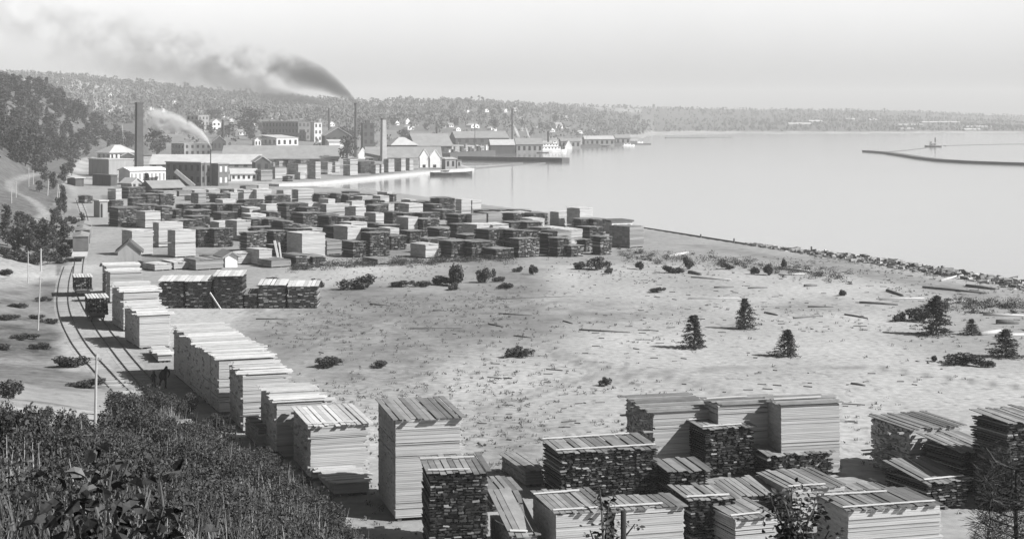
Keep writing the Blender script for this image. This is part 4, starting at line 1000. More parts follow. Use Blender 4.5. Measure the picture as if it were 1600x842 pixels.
# ---------------------------------------------------------------- vegetation
def quads(C, size, rs, flat=0.0, asp=.6, up=None):
    """random leaf faces at centres C"""
    n = len(C); a = rs.normal(size=(n, 3)); a[:, 2] *= (1 - flat); a /= np.linalg.norm(a, axis=1)[:, None]
    b = np.cross(a, rs.normal(size=(n, 3))); b /= np.linalg.norm(b, axis=1)[:, None]
    s = (size * rs.uniform(.6, 1.4, n))[:, None] * .5
    V = np.stack([C - a * s, C + b * s * asp, C + a * s, C - b * s * asp], 1).reshape(-1, 3)
    return V, np.arange(n * 4).reshape(-1, 4)
def blob_points(n, lobes, rs):
    """points in the outer shells of ellipsoid lobes (cx,cy,cz,rx,ry,rz)"""
    lobes = np.array(lobes, float); wgt = (lobes[:, 3] * lobes[:, 5]); k = rs.choice(len(lobes), n, p=wgt / wgt.sum())
    d = rs.normal(size=(n, 3)); d /= np.linalg.norm(d, axis=1)[:, None]
    r = rs.uniform(.2, 1.08, n) ** .6
    return lobes[k, :3] + d * lobes[k, 3:] * r[:, None]
def crown_lobes(h0, h1, r, n, rs):
    L_ = []
    for i in range(n):
        t = (i + rs.uniform(.1, .9)) / n; z = h0 + (h1 - h0) * t
        w = r * (math.sin(math.pi * (0.16 + .74 * t)) ** .8); a = rs.uniform(0, 6.28); q = w * rs.uniform(.15, .75)
        s = r * rs.uniform(.30, .55)
        L_.append((q * math.cos(a), q * math.sin(a), z, s, s, s * rs.uniform(.6, .95)))
    return L_
VAR = {}
def tree_variant(kind, k, detail):
    """unit tree of height 1: trunk mesh and crown mesh"""
    key = (kind, k, detail)
    if key in VAR: return VAR[key]
    rs = np.random.default_rng(hash((kind == 'conifer', k, detail)) % 9999 + 17 * k + 5)
    n, leaf = {'far': (420, .105), 'mid': (900, .078), 'near': (3600, .036)}[detail]
    if kind == 'shrub': n = int(n * 1.7)
    if kind == 'conifer': n = int(n * 1.5); leaf *= 1.15
    if kind == 'conifer':
        C = []; 
        lv = {'far': 10, 'mid': 14, 'near': 19}[detail]
        for i in range(lv):
            t = i / lv; z = .06 + .92 * t; R_ = .31 * (1 - t) ** .8 + .012
            nb = int(7 - 2 * t)
            for j in range(nb):
                a = 6.28 * j / nb + i * 2.4 + rs.normal(0, .3); rr = R_ * rs.uniform(.55, 1.3) * (1 + .28 * math.sin(a + k * 1.7))
                if detail == 'near' and rs.random() < .13: continue
                m_ = max(int(n / (lv * nb)), 3); u = rs.uniform(.1, 1, m_) ** .7
                C.append(np.stack([np.cos(a) * rr * u + rs.normal(0, .012 + .015 * u, m_), np.sin(a) * rr * u + rs.normal(0, .012 + .015 * u, m_), z - .05 * u * rr / .27 + rs.normal(0, .012, m_)], 1))
        C = np.vstack(C); V, Fq = quads(C, leaf * 1.25, rs, .5, .35); mt = M['needle']
        tr = [([(0, 0, -.04), (0, 0, .5), (0, 0, .99)], [.02, .012, .003])]
    elif kind == 'shrub':
        lob = [(rs.normal(0, .25), rs.normal(0, .2), rs.uniform(.25, .62), rs.uniform(.16, .30), rs.uniform(.16, .28), rs.uniform(.18, .34)) for _ in range(9)]
        C = blob_points(n, lob, rs); C = C[C[:, 2] > -.02]
        V, Fq = quads(C, leaf * 1.5, rs, 0, .55); mt = M['leaf']
        tr = [([(0, 0, -.05), (l[0] * .6, l[1] * .6, l[2] * .6), (l[0], l[1], l[2] + .2)], [.016, .01, .004]) for l in lob]
    else:
        lob = crown_lobes(.20, .90, .36, 16, rs) if k % 2 == 0 else crown_lobes(.10, .93, .27, 17, rs)
        C = blob_points(n, lob, rs); V, Fq = quads(C, leaf, rs, 0, .6); mt = M['leaf']
        tr = [([(0, 0, -.05), (.01, 0, .35), (0, .01, .75)], [.026, .018, .006])]
        for l in lob[::3]: tr.append(([(0, 0, l[2] * .6), l[:3]], [.010, .004]))
    TV = []; TF = []
    for P, r in tr:
        v, f = tube_arrays(P, r, 5); o = len(TV); TV += list(v); TF += [[i + o for i in q] for q in f]
    VAR[key] = (mesh_np('trunk', TV, TF, M['bark']), mesh_np('crown', V, Fq, mt))
    return VAR[key]
def tree(name, label, loc, h, w=None, kind='broad', k=0, detail='mid', cat='tree', group=None):
    tm, cm = tree_variant(kind, k, detail)
    o = empty(name, tuple(loc), random.uniform(0, 6.28), label, cat, group)
    nat = {'conifer': .60, 'shrub': .95, 'broad': .68 if k % 2 == 0 else .5}[kind]
    sx = (w / nat) if w else h
    o.scale = (sx, sx, h)
    obj('stems' if kind == 'shrub' else 'trunk', tm, o); obj('foliage' if kind == 'shrub' else 'crown', cm, o)
    return o
def ptree(name, label, px, py, wpx, hpx, kind, k=0, detail='near', cat=None, group=None):
    p = hit(px, py); s = p[1] / F
    return tree(name, label, p, hpx * s, wpx * s, kind, k, detail, cat or ('shrub' if kind == 'shrub' else 'tree'), group)
GC = 'young spruces on the sand'
ptree('young_spruce', 'young spruce with a ragged tip alone near the middle of the sand', 1085, 544, 48, 54, 'conifer', 0, 'near', None, GC)
ptree('young_spruce', 'young spruce farther off, standing right of the solitary middle one', 1163, 514, 40, 50, 'conifer', 1, 'near', None, GC)
ptree('young_spruce', 'leaning broad young spruce nearest the pale back pile', 1231, 557, 44, 44, 'conifer', 2, 'near', None, GC)
ptree('young_spruce', 'tallest dark spruce at the head of the shrub cluster by the shore', 1463, 523, 60, 64, 'conifer', 3, 'near', None, GC)
ptree('young_spruce', 'bushy young spruce beside the pale planks at the picture edge', 1572, 558, 54, 46, 'conifer', 4, 'near', None, GC)
ptree('young_spruce', 'small round spruce just right of the tallest one', 1518, 523, 30, 26, 'conifer', 5, 'near', None, GC)
SHR = [(1410,502,24,17,'round dark shrub at the far end of the tallest spruce cluster'),(1438,502,38,25,'dark shrub touching the tallest spruce'),(1505,570,46,22,'loose shrub in front of the bushy edge spruce'),
 (1542,573,22,13,'low shrub at the foot of the bushy edge spruce'),(1460,565,11,11,'tiny shrub alone below the tallest spruce'),(1314,462,16,12,'small dark shrub among the driftwood'),
 (1027,457,20,10,'low sprawling shrub on the open sand below the shore road'),(808,557,34,19,'dark compact shrub in the middle of the open sand'),(520,573,42,19,'dark low shrub on the sand right of the road piles'),
 (594,574,26,12,'thin low shrub beside the dark low one'),(568,452,50,26,'big round shrub right of the short dark pile line'),(627,448,30,12,'flat faded shrub between the big round one and the thicket'),
 (662,448,22,11,'faint little shrub left of the tall thicket bush'),(709,447,26,42,'tall bush topping the thicket before the yard'),(688,445,30,16,'low wing of the thicket under the tall bush'),
 (712,453,20,13,'front shrub of the thicket under the tall bush'),(758,442,24,28,'pointed bush right of the thicket'),(790,451,20,11,'ragged low shrub in front of the pointed bush'),(778,440,18,10,'thin shrub at the side of the pointed bush'),
 (832,429,13,17,'small upright shrub before the yard front row'),(812,425,16,10,'pale sparse shrub beside the small upright one'),(908,421,20,15,'dark shrub before the last front piles'),(937,421,28,24,'tall loose bush in front of the last front pile'),
 (950,428,12,12,'twiggy plant below the tall loose bush'),(1000,421,14,14,'faint shrub near the big grey corner pile'),(1045,426,26,14,'dark shrub at the start of the weedy shore strip'),(1075,421,15,24,'upright bush in the weedy shore strip'),
 (1060,427,14,8,'tiny shrub between the two shore strip bushes'),(1178,429,14,14,'first of the small shrub pair on the shore road'),(1201,430,16,19,'taller of the small shrub pair on the shore road'),(1223,418,13,17,'lone shrub close to the rubble shore'),
 (1135,421,17,12,'low shrub at the upper shore strip'),(945,603,16,17,'thin twiggy weed alone on the near sand'),(493,452,20,20,'shrub behind the last pile of the short dark line'),(425,446,30,14,'faded brush behind the short dark pile line'),
 (100,573,52,22,'broad low shrub on the slope beside the track'),(137,606,46,17,'dark low shrub on the slope nearer the track bend'),(16,622,36,34,'sparse leafy shrub on the bare sandy slope'),(125,604,20,9,'little clump beside the dark slope shrub')]
for k, (x, y, w_, h_, lb) in enumerate(SHR):
    ptree('shrub', lb, x, y, w_, h_, 'shrub', k % 5, 'mid', 'shrub', 'shrubs on the sand')
# named trees around the mill
ptree('round_tree', 'large dark round tree right of the tallest brick chimney', 245, 244, 42, 46, 'broad', 0, 'mid')
ptree('round_tree', 'big hazy round tree above the white store and brick factory', 390, 207, 46, 40, 'broad', 2, 'mid')
ptree('dockside_tree', 'dark tree before the boiler house at the head of the dock', 543, 254, 30, 42, 'broad', 4, 'mid')
ptree('round_tree', 'small dark tree behind the three storey town block', 333, 190, 26, 20, 'broad', 2, 'mid')
ptree('small_pine', 'small pointed pine between the little gabled house and open shed', 229, 298, 18, 29, 'conifer', 1, 'mid')
ptree('dark_tree', 'narrow dark tree leaning over the boxcars beside the track', 127, 372, 13, 42, 'broad', 1, 'mid')
ptree('dark_tree', 'short dark tree beside the leading boxcar', 104, 402, 22, 20, 'broad', 1, 'mid')
for k, (x, y, w_, h_) in enumerate([(95,385,22,46),(84,392,18,40),(72,396,26,50),(58,388,26,40),(42,396,28,46),(28,392,26,40),(12,385,26,44),(50,372,22,34),(92,350,16,44),(100,335,12,36),(68,370,20,30),(30,360,22,32),(8,352,20,34),(60,402,20,24),(84,362,16,38),(96,318,14,30)]):
    ptree('hillside_tree', 'leafy slender tree in the clump between the hill road and track', x, y, w_, h_, 'broad', 1 + 2 * (k % 3), 'mid', None, 'trees in the clump below the hill road')
for k, (x, y, w_, h_) in enumerate([(70,285,18,26),(84,296,18,28),(62,300,16,18),(100,285,18,30),(112,275,18,30),(55,270,20,26)]):
    ptree('roadside_tree', 'leafy tree inside the loop of the hill road', x, y, w_, h_, 'broad', k % 6, 'mid', None, 'trees inside the hill road loop')
for k, (x, y, w_, h_) in enumerate([(10,402,34,16),(30,408,30,14),(52,412,34,16),(74,408,30,16),(96,398,22,16),(110,388,20,14),(112,350,16,12),(104,365,16,14),(20,372,24,14),(42,348,20,12),(6,430,30,10),(88,412,24,10),(70,470,20,7),(30,480,26,7),(10,500,30,8),(52,498,24,7),(78,505,22,7),(40,530,30,9),(8,545,30,9),(66,545,26,9)]):
    ptree('hillside_shrub', 'low leafy shrub on the grassy slope below the hill road', x, y, w_, h_ * 1.2, 'shrub', k % 5, 'mid', 'shrub', 'shrubs on the grassy left slope')
# the wood on the left hill
rs = np.random.default_rng(11); n = 0; tries = 0
hr = [tuple(hit(*p)[:2]) for p in HROAD]
while n < 285 and tries < 8000:
    tries += 1
    Y = math.exp(rs.uniform(math.log(480), math.log(1330))); px = rs.uniform(-90, 228); X = (px - 800) / F * Y
    fx = np.interp(Y, FOOT[:, 0], FOOT[:, 1])
    if fx - X < (7 if Y > 850 else 13) + rs.uniform(0, 6): continue
    if pl_dist(np.array([X]), np.array([Y]), hr)[0] < 7: continue
    con = rs.random() < .22
    h = rs.uniform(9, 15) * (1.1 if con else 1)
    tree('pine_tree' if con else 'forest_tree', 'dark pointed pine in the wood on the hill above the road' if con else 'leafy tree in the wood on the hill above the road',
         (X, Y, gz(X, Y) - .3), h, h * rs.uniform(.36, .48) if con else h * rs.uniform(.6, .9), 'conifer' if con else 'broad', int(rs.integers(6)), 'far' if Y > 800 else 'mid', 'tree', 'pines of the hill wood' if con else 'leafy trees of the hill wood')
    n += 1
rs2 = np.random.default_rng(19)
for k in range(46):
    px = rs2.uniform(235, 900); py = rs2.uniform(172, 226 if px < 640 else 205)
    p = hit(px, py); h = rs2.uniform(7, 13)
    tree('town_tree', 'leafy tree standing among the roofs of the hazy town', p, h, h * rs2.uniform(.8, 1.2), 'broad', int(rs2.integers(3)) * 2, 'far', 'tree', 'trees among the town roofs')
# far woods on the hazy hills: one mass
rs = np.random.default_rng(5); C = []; 
N_ = 120000
Y = np.exp(rs.uniform(math.log(1150), math.log(5200), N_)); px = rs.uniform(-700, 2300, N_); X = (px - 800) / F * Y
zz = ground(X, Y); sdv = shore_sd(X, Y)
msk = vnoise(X, Y, 240., 3, 4)
ok = (sdv > 14) & (zz > 1.0) & ((msk > .40 + .2 * rs.random(N_)) | (rs.random(N_) < .22) | ((px > 1010) & (sdv < 320) & (rs.random(N_) < .8)))
fx = np.interp(Y, FOOT[:, 0], FOOT[:, 1]); ok &= ~((X < fx) & (Y < 1500))
ok &= ~((px > 230) & (px < 900) & (Y < 1850) & (rs.random(N_) < .93)); ok &= ~((px > 230) & (px < 900) & (Y < 2200) & (rs.random(N_) < .4))
X, Y, zz = X[ok][:30000], Y[ok][:30000], zz[ok][:30000]; n = len(X)
hh = rs.uniform(4.5, 9.5, n) * np.where(rs.random(n) < .03, 1.5, 1.0) * np.where(px[ok][:30000] > 985, .72, 1.0)
q = 12
idx = np.repeat(np.arange(n), q); t = rs.uniform(0, 1, n * q)
wd = hh[idx] * .45 * np.sin(np.pi * (.15 + .75 * t)); a = rs.uniform(0, 6.28, n * q); rr = wd * np.sqrt(rs.random(n * q))
C = np.stack([X[idx] + rr * np.cos(a), Y[idx] + rr * np.sin(a), zz[idx] + hh[idx] * (.08 + .9 * t)], 1)
V, Fq = quads(C, hh[idx] * .36, rs, -.6, .8)
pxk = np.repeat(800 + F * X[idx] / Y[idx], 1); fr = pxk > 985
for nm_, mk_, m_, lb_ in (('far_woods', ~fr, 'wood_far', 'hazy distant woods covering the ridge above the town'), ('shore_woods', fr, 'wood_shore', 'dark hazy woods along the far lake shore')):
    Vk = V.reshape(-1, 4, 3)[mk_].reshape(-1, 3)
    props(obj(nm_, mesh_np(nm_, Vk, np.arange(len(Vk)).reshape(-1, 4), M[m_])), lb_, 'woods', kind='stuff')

M['stalk'] = mat('dry_stalks', 0.22, 0.3, 0.3, island=.5)
# bank weeds and grass: nobody could count them
def blades(P, H, rs, m, name, nb=7, spread=.25, wid=.035, bend=.35):
    n = len(P); idx = np.repeat(np.arange(n), nb); k = n * nb
    base = P[idx] + np.stack([rs.normal(0, spread, k), rs.normal(0, spread, k), np.zeros(k)], 1)
    h = H[idx] * rs.uniform(.5, 1.15, k); a = rs.uniform(0, 6.28, k); bd = h * bend * rs.uniform(.2, 1.3, k)
    dirv_ = np.stack([np.cos(a), np.sin(a), np.zeros(k)], 1); sd_ = np.stack([-np.sin(a), np.cos(a), np.zeros(k)], 1) * (wid * rs.uniform(.6, 1.4, k))[:, None]
    up = np.array([0, 0, 1.0])
    mid = base + dirv_ * (bd * .35)[:, None] + up * (h * .6)[:, None]; tip = base + dirv_ * bd[:, None] + up * h[:, None]
    V = np.stack([base - sd_, base + sd_, mid + sd_ * .8, mid - sd_ * .8, tip + sd_ * .2, tip - sd_ * .2], 1).reshape(-1, 3)
    o6 = np.arange(k)[:, None] * 6
    Fq = np.vstack([o6 + np.array([0, 1, 2, 3]), o6 + np.array([3, 2, 4, 5])])
    return obj(name, mesh_np(name, V, Fq, m))
rs = np.random.default_rng(21); N_ = 60000
Yb_ = rs.uniform(14, 160, N_); px = rs.uniform(-160, 640, N_); X = (px - 800) / F * Yb_
# keep an even density over the ground
keep = rs.random(N_) < np.clip(Yb_ / 120, .05, 1)
X, Yb_, px = X[keep], Yb_[keep], px[keep]
z = ground(X, Yb_); py = YH + (HC - z) * F / Yb_
top = np.interp(px, [-200, 0, 60, 130, 175, 215, 270, 330, 400, 450, 500, 560, 640], [700, 702, 708, 712, 672, 632, 628, 665, 705, 745, 790, 838, 900])
ok = (py > top - 6) & (z > .3)
edge = np.clip((py - top) / 40, 0, 1)
ok &= (edge > .9) | (vnoise(X, Yb_, 4.5, 91, 3) > .62 - .35 * edge)
ok &= rs.random(len(X)) < (.35 + .65 * edge) * (.2 + .8 * sst(.4, .6, vnoise(X, Yb_, 3.5, 61, 2)))
X, Yb_, z = X[ok], Yb_[ok], z[ok]
P = np.stack([X, Yb_, z - .05], 1)
nn_ = vnoise(X, Yb_, 7., 41, 3)
tall = nn_ > .5
print('weeds', len(P))
o = blades(P[tall], .45 + .8 * rs.random(tall.sum()), rs, M['grass'], 'bank_weeds', 9, .3, .028, .4); props(o, 'tall tangled weeds covering the bank below the camera', 'weeds', kind='stuff')
rt = rs.random(len(P)) < .22 * np.clip((Yb_ - 22) / 50, 0, 1)
o = blades(P[rt], .8 + 1.1 * rs.random(rt.sum()), rs, M['stalk'], 'weed_stalks', 3, .35, .014, .16); props(o, 'pale dry stalks standing up out of the bank weeds', 'stalks', kind='stuff')
o = blades(P[~tall], .3 + .6 * rs.random((~tall).sum()), rs, M['straw'], 'bank_grass', 8, .3, .02, .55); props(o, 'dry pale grass among the weeds on the bank', 'grass', kind='stuff')
# leafy undergrowth mixed in
sel = rs.random(len(P)) < .15 + .8 * sst(.42, .56, vnoise(X, Yb_, 5., 71, 3))
NL = 22; C = np.repeat(P[sel], NL, 0); C = C + np.stack([rs.normal(0, .35, len(C)), rs.normal(0, .35, len(C)), rs.uniform(.1, 1.15, len(C)) * np.repeat(.35 + 1.5 * sst(.35, .7, nn_[sel]), NL)], 1)
V, Fq = quads(C, .06 + .0009 * C[:, 1], rs, 0, .5)
props(obj('bank_undergrowth', mesh_np('bank_undergrowth', V, Fq, M['leafb'])), 'low leafy undergrowth filling the bank', 'undergrowth', kind='stuff')
# leafy shrubs standing in it
BS = [(22,684,46,40),(112,694,44,44),(128,720,50,66),(30,760,90,75),(95,800,90,70),(200,668,60,44),(235,655,60,42),(260,690,60,40),(180,735,70,55),(310,700,60,34),(345,735,60,40),(390,765,70,44),(440,800,70,44),(500,850,80,50),
      (300,790,80,55),(360,830,90,55),(240,760,70,50),(150,700,40,36),(290,655,50,36),(420,735,44,30),(545,868,60,40),(465,775,40,28),(10,830,90,70),(230,640,36,26),(45,730,80,80),(0,720,70,80),(85,770,90,90),(150,770,90,84),(130,830,90,70),(210,790,90,76),(250,845,90,60),(200,700,70,60),(285,740,70,56),(235,705,70,56),(330,770,80,50),(180,650,44,36),(64,668,34,30),(400,735,50,36),(330,680,44,30),(480,815,60,36),(520,840,50,32),(60,840,100,80),(320,850,90,60)]
for k, (x, y, w_, h_) in enumerate(BS):
    ptree('bank_shrub', 'leafy shrub in the dark thicket on the bank', x, y, w_, h_ * 1.35, 'shrub', k % 5, 'near', 'shrub', 'leafy shrubs of the bank thicket')
# small tufts on the sand
rs = np.random.default_rng(31); N_ = 90000
Yt = np.exp(rs.uniform(math.log(98), math.log(300), N_)); px = rs.uniform(330, 1700, N_); X = (px - 800) / F * Yt
keep = rs.random(N_) < (Yt / 300) ** 1.0
X, Yt, px = X[keep], Yt[keep], px[keep]
m1 = vnoise(X, Yt * .6, 16., 15, 4); m2 = vnoise(X, Yt, 4., 9, 2)
z = ground(X, Yt)
py = YH + HC * F / Yt
band = (np.exp(-((py - 490) / 26) ** 2) * (px < 800) + np.exp(-((py - 640) / 40) ** 2) * .8 * (px < 1100) + np.exp(-((py - 410) / 14) ** 2) * (px > 980) * 1.2)
ok = (z > -.2) & (z < .6) & (rs.random(len(X)) < np.clip((m1 - .45) * 1.8, 0.02, .5) * .28 + band * .22 * (m2 > .45)) & (X > -30)
X, Yt, z = X[ok], Yt[ok], z[ok]; print('tufts', len(X))
P = np.stack([X, Yt, z - .02], 1); H = rs.uniform(.08, .32, len(P))
o = blades(P, H, rs, M['straw'], 'sand_tufts', 8, .12, .025, .8); props(o, 'small dry grass tufts dotted over the sand', 'grass tufts', kind='stuff')
dk = rs.random(len(P)) < .5
C = np.repeat(P[dk], 7, 0); C = C + np.stack([rs.normal(0, .11, len(C)), rs.normal(0, .11, len(C)), rs.uniform(0, .25, len(C))], 1)
V, Fq = quads(C, np.full(len(C), .13), rs, 0, .7)
props(obj('sand_weeds', mesh_np('sand_weeds', V, Fq, M['leaf'])), 'small dark weeds dotted over the sand', 'weeds', kind='stuff')
# brush at the foot of the yard front row and the shore strip
rs = np.random.default_rng(8); pts = []
for _ in range(420):
    t = rs.random()
    if t < .5: px = rs.uniform(455, 800); py = np.interp(px, [455, 560, 700, 800], [420, 414, 409, 406]) + rs.normal(0, 2.5)
    elif t < .8: px = rs.uniform(960, 1330); py = np.interp(px, [960, 1100, 1330], [398, 408, 437]) + rs.normal(0, 5)
    else: px = rs.uniform(1440, 1640); py = rs.normal(480, 5)
    pts.append(hit(px, py))
P = np.array(pts); hb = rs.uniform(.3, 1.1, len(P)); C = np.repeat(P, 90, 0); hb = np.repeat(hb, 90); C = C + np.stack([rs.normal(0, .6, len(C)) * hb, rs.normal(0, .6, len(C)) * hb, rs.uniform(0, 1, len(C)) ** 1.3 * hb], 1)
V, Fq = quads(C, np.full(len(C), .17), rs, 0, .6)
props(obj('low_brush', mesh_np('low_brush', V, Fq, M['leafb'])), 'low brush along the edge of the yard and the shore strip', 'brush', kind='stuff')

# ---------------------------------------------------------------- stones, driftwood
rs = np.random.default_rng(3); V = []; FC = []
SV = np.array([(-1, -1, -1), (1, -1, -1), (1, 1, -1), (-1, 1, -1), (-1, -1, 1), (1, -1, 1), (1, 1, 1), (-1, 1, 1)], float) * .5
path = np.array(W((1180, 387), (1268, 401), (1300, 405), (1400, 420), (1500, 437), (1600, 453), (1720, 483)))
L_ = np.r_[0, np.cumsum(np.linalg.norm(np.diff(path, axis=0), axis=1))]
for _ in range(2600):
    s = rs.uniform(0, L_[-1]); q = np.array([np.interp(s, L_, path[:, 0]), np.interp(s, L_, path[:, 1])])
    fade = np.clip(s / 40, .25, 1)
    off = rs.normal(1.6, 1.7 * fade) ; nrm = np.array([-.86, -.5])
    q = q + nrm * off
    h = .75 * math.exp(-((off - 1.2) / 2.0) ** 2) * fade
    sz = rs.uniform(.3, .95) * (1.25 if rs.random() < .1 else 1)
    v = SV * sz * rs.uniform(.6, 1.4, 3) + rs.normal(0, .12 * sz, (8, 3)); a = rs.uniform(0, 6.28)
    v = np.stack([v[:, 0] * math.cos(a) - v[:, 1] * math.sin(a), v[:, 0] * math.sin(a) + v[:, 1] * math.cos(a), v[:, 2]], 1)
    FC += (BF + len(V)).tolist(); V += list(v + (q[0], q[1], -.45 + h * rs.uniform(.3, 1.3)))
props(obj('shore_rubble', mesh_np('shore_rubble', V, FC, M['rock'])), 'loose rubble stones heaped along the lake edge', 'rubble', kind='stuff')
LOGS = [(1217,421,1264,425,1,.45),(1217,430,1259,429,1,.3),(1169,451,1199,450,0,.18),(1257,448,1276,447,0,.3),(1442,450,1542,459,0,.24),(1386,455,1411,463,0,.28),(1375,469,1444,467,1,.26),(1343,474,1403,477,0,.24),
 (1195,489,1215,493,0,.16),(1262,480,1302,480,0,.14),(1320,492,1356,498,0,.16),(1240,498,1281,494,0,.14),(1480,475,1510,471,1,.38),(1536,493,1600,494,1,.3),(1557,506,1592,506,0,.45),(1532,524,1574,518,1,.5),(1556,527,1610,524,1,.4),
 (1075,467,1157,466,1,.14),(1116,450,1146,449,0,.2),(1080,434,1142,438,1,.26),(1077,427,1095,430,0,.4),(578,476,608,477,0,.16),(677,486,698,486,0,.15),(767,495,778,491,0,.2),(780,491,831,493,0,.14),(764,507,786,511,0,.14),(803,525,831,528,0,.1),
 (880,502,895,506,0,.12),(1045,402,1075,396,1,.5),(1330,600,1352,603,0,.14),(640,514,722,512,0,.10),(775,468,899,463,0,.10),(400,499,460,499,0,.12),(1470,440,1512,436,1,.35),(1510,448,1556,453,0,.35),(905,516,985,520,0,.14),(1530,490,1556,491,0,.2)]
for k, (x0, y0, x1, y1, t, r) in enumerate(LOGS):
    r *= .62 if t else .8
    a, b = hit(x0, y0), hit(x1, y1); a[2] = max(a[2], 0) + r * .5; b[2] = max(b[2], 0) + r * .5
    mid = (a + b) / 2 + np.array([0, rs.normal(0, .15), .03])
    o = tubes('driftwood_log', [([a, mid, b], [r, r * .92, r * .75])], M['logp' if t else 'log'], seg=8, smooth=True)
    ln = np.linalg.norm(b - a); near = 'shore rubble' if y0 < 460 and x0 > 1150 else 'young spruces' if x0 > 1000 else 'open sand'
    lb = '%s %s driftwood log lying on the sand near the %s' % ('long' if ln > 5 else 'short', 'bleached' if t else 'dark', near)
    props(o, lb, 'log', lb.split(' lying')[0] + 's near the ' + near)

# ---------------------------------------------------------------- plants close to the camera
def sapling(name, label, Y, stems, leafn, leaf, m, rs, kind='leaf', cat='sapling', curve=.25):
    """stems: list of pixel polylines; the plant is rooted in the bank at distance Y"""
    x0 = (stems[0][0][0] - 800) / F * Y; zg = gz(x0, Y)
    o = empty(name, (x0, Y, zg), 0, label, cat)
    base = np.array([x0, Y, zg]); T = []; C = []; D = []
    for st in stems:
        pts = [np.array([(a - 800) / F * (Y + dy), Y + dy, ztop(b, Y + dy)]) - base for a, b, dy in st]
        pts = [np.array([pts[0][0] * .3, 0, -.1])] + pts
        n = len(pts); T.append((pts, np.linspace(.022, .006, n) * (Y / 14) ** .6))
        for (p, q) in zip(pts[1:-1], pts[2:]):
            ln = np.linalg.norm(q - p); k = max(int(leafn * ln), 2)
            t = rs.random(k)[:, None]; c = p + (q - p) * t
            d = rs.normal(size=(k, 3)); d[:, 2] = d[:, 2] * .5 + .1; d /= np.linalg.norm(d, axis=1)[:, None]
            C.append(c + d * leaf * rs.uniform(.4, 2.4, k)[:, None]); D.append(d)
    C = np.vstack(C); D = np.vstack(D); n = len(C)
    up = rs.normal(size=(n, 3)) * .5 + (0, -.2, .8); b = np.cross(D, up); b /= np.linalg.norm(b, axis=1)[:, None]; nn = np.cross(b, D)
    s = leaf * rs.uniform(.6, 1.25, n)[:, None]
    if kind == 'leaf':
        V = np.stack([C, C + D * s * .35 + b * s * .33 + nn * s * curve * .3, C + D * s * .75 + b * s * .24 + nn * s * curve * .2, C + D * s * 1.05 - nn * s * curve * .4, C + D * s * .75 - b * s * .24 + nn * s * curve * .2, C + D * s * .35 - b * s * .33 + nn * s * curve * .3, C + D * s * .5 - nn * s * curve * .15], 1).reshape(-1, 3)
        i = np.arange(n)[:, None] * 7
        Fq = np.vstack([i + np.array([0, 1, 6]), i + np.array([1, 2, 6]), i + np.array([2, 3, 6]), i + np.array([3, 4, 6]), i + np.array([4, 5, 6]), i + np.array([5, 0, 6])])
    else:
        V = np.stack([C - b * s * .04, C + D * s - b * s * .02, C + D * s + b * s * .02, C + b * s * .04], 1).reshape(-1, 3); Fq = np.arange(n * 4).reshape(-1, 4)
    tubes('trunk', T, M['bark'], o, 6); part('crown', V, Fq, m, o)
    return o
M['leafn'] = mat('near_dark_leaves', 0.034, 0.3, 8, rough=.45, island=.7)
rs = np.random.default_rng(77)
sapling('leafy_sapling', 'leafy young poplar rising in front of the bright faced low pile', 24,
  [[(1240, 900, 0), (1238, 830, 0), (1237, 790, .1), (1237, 763, 0)], [(1240, 860, 0), (1222, 820, .3), (1210, 795, .4), (1204, 775, .3)], [(1240, 860, 0), (1262, 815, -.3), (1272, 795, -.3), (1274, 778, 0)], [(1240, 880, 0), (1206, 850, .5), (1196, 838, .4)], [(1240, 880, 0), (1285, 848, .5), (1296, 828, .4)],
   [(1240, 840, 0), (1232, 805, -.4), (1226, 785, -.5)], [(1240, 840, 0), (1250, 800, .4), (1253, 780, .5)]], 130, .085, M['leafn'], rs)
sapling('leafy_sapling', 'thin wispy sapling beside the bare snag at the bottom edge', 26,
  [[(945, 900, 0), (942, 830, 0), (940, 795, .1), (937, 764, 0)], [(945, 870, 0), (955, 825, .3), (962, 800, .2)], [(945, 870, 0), (928, 845, .3), (922, 828, .2)], [(950, 880, 0), (975, 840, .3), (992, 818, .2)], [(945, 850, 0), (948, 810, .4), (952, 785, .4)]], 55, .085, M['leafn'], rs)
sapling('leafy_sapling', 'nearest broad leaved sapling, dark in front of the bank weeds', 8.5,
  [[(170, 950, 0), (160, 830, 0), (140, 760, .1), (118, 708, 0)], [(180, 950, 0), (180, 820, .2), (185, 760, .1), (200, 725, .1)], [(200, 950, 0), (240, 840, .1), (255, 790, 0), (250, 752, 0)], [(190, 950, 0), (205, 850, -.2), (225, 800, -.1), (235, 765, 0)], [(150, 950, 0), (125, 850, .1), (112, 800, .1), (108, 745, 0)], [(210, 960, 0), (270, 870, .1), (290, 820, .1)], [(175, 960, 0), (160, 860, -.3), (165, 800, -.3), (175, 735, -.2)]], 62, .085, M['leafn'], rs, curve=.6)
sapling('pine_tree', 'dark long needled pine at the corner beside the tall slab pile', 30,
  [[(1590, 1000, 0), (1588, 850, 0), (1582, 760, 0), (1578, 700, 0)]] +
  [[(1588, 915 - 15 * i, 0), (1588 + s * (28 + rs.uniform(0, 18)), 900 - 15 * i, rs.uniform(-.8, .8)), (1588 + s * (52 + rs.uniform(0, 30) - i * 2.5), 882 - 15 * i + rs.uniform(-8, 8), rs.uniform(-1.2, 1.2))] for i in range(13) for s in (-1, 1)],
  330, .12, M['needle'], rs, 'needle', 'tree')

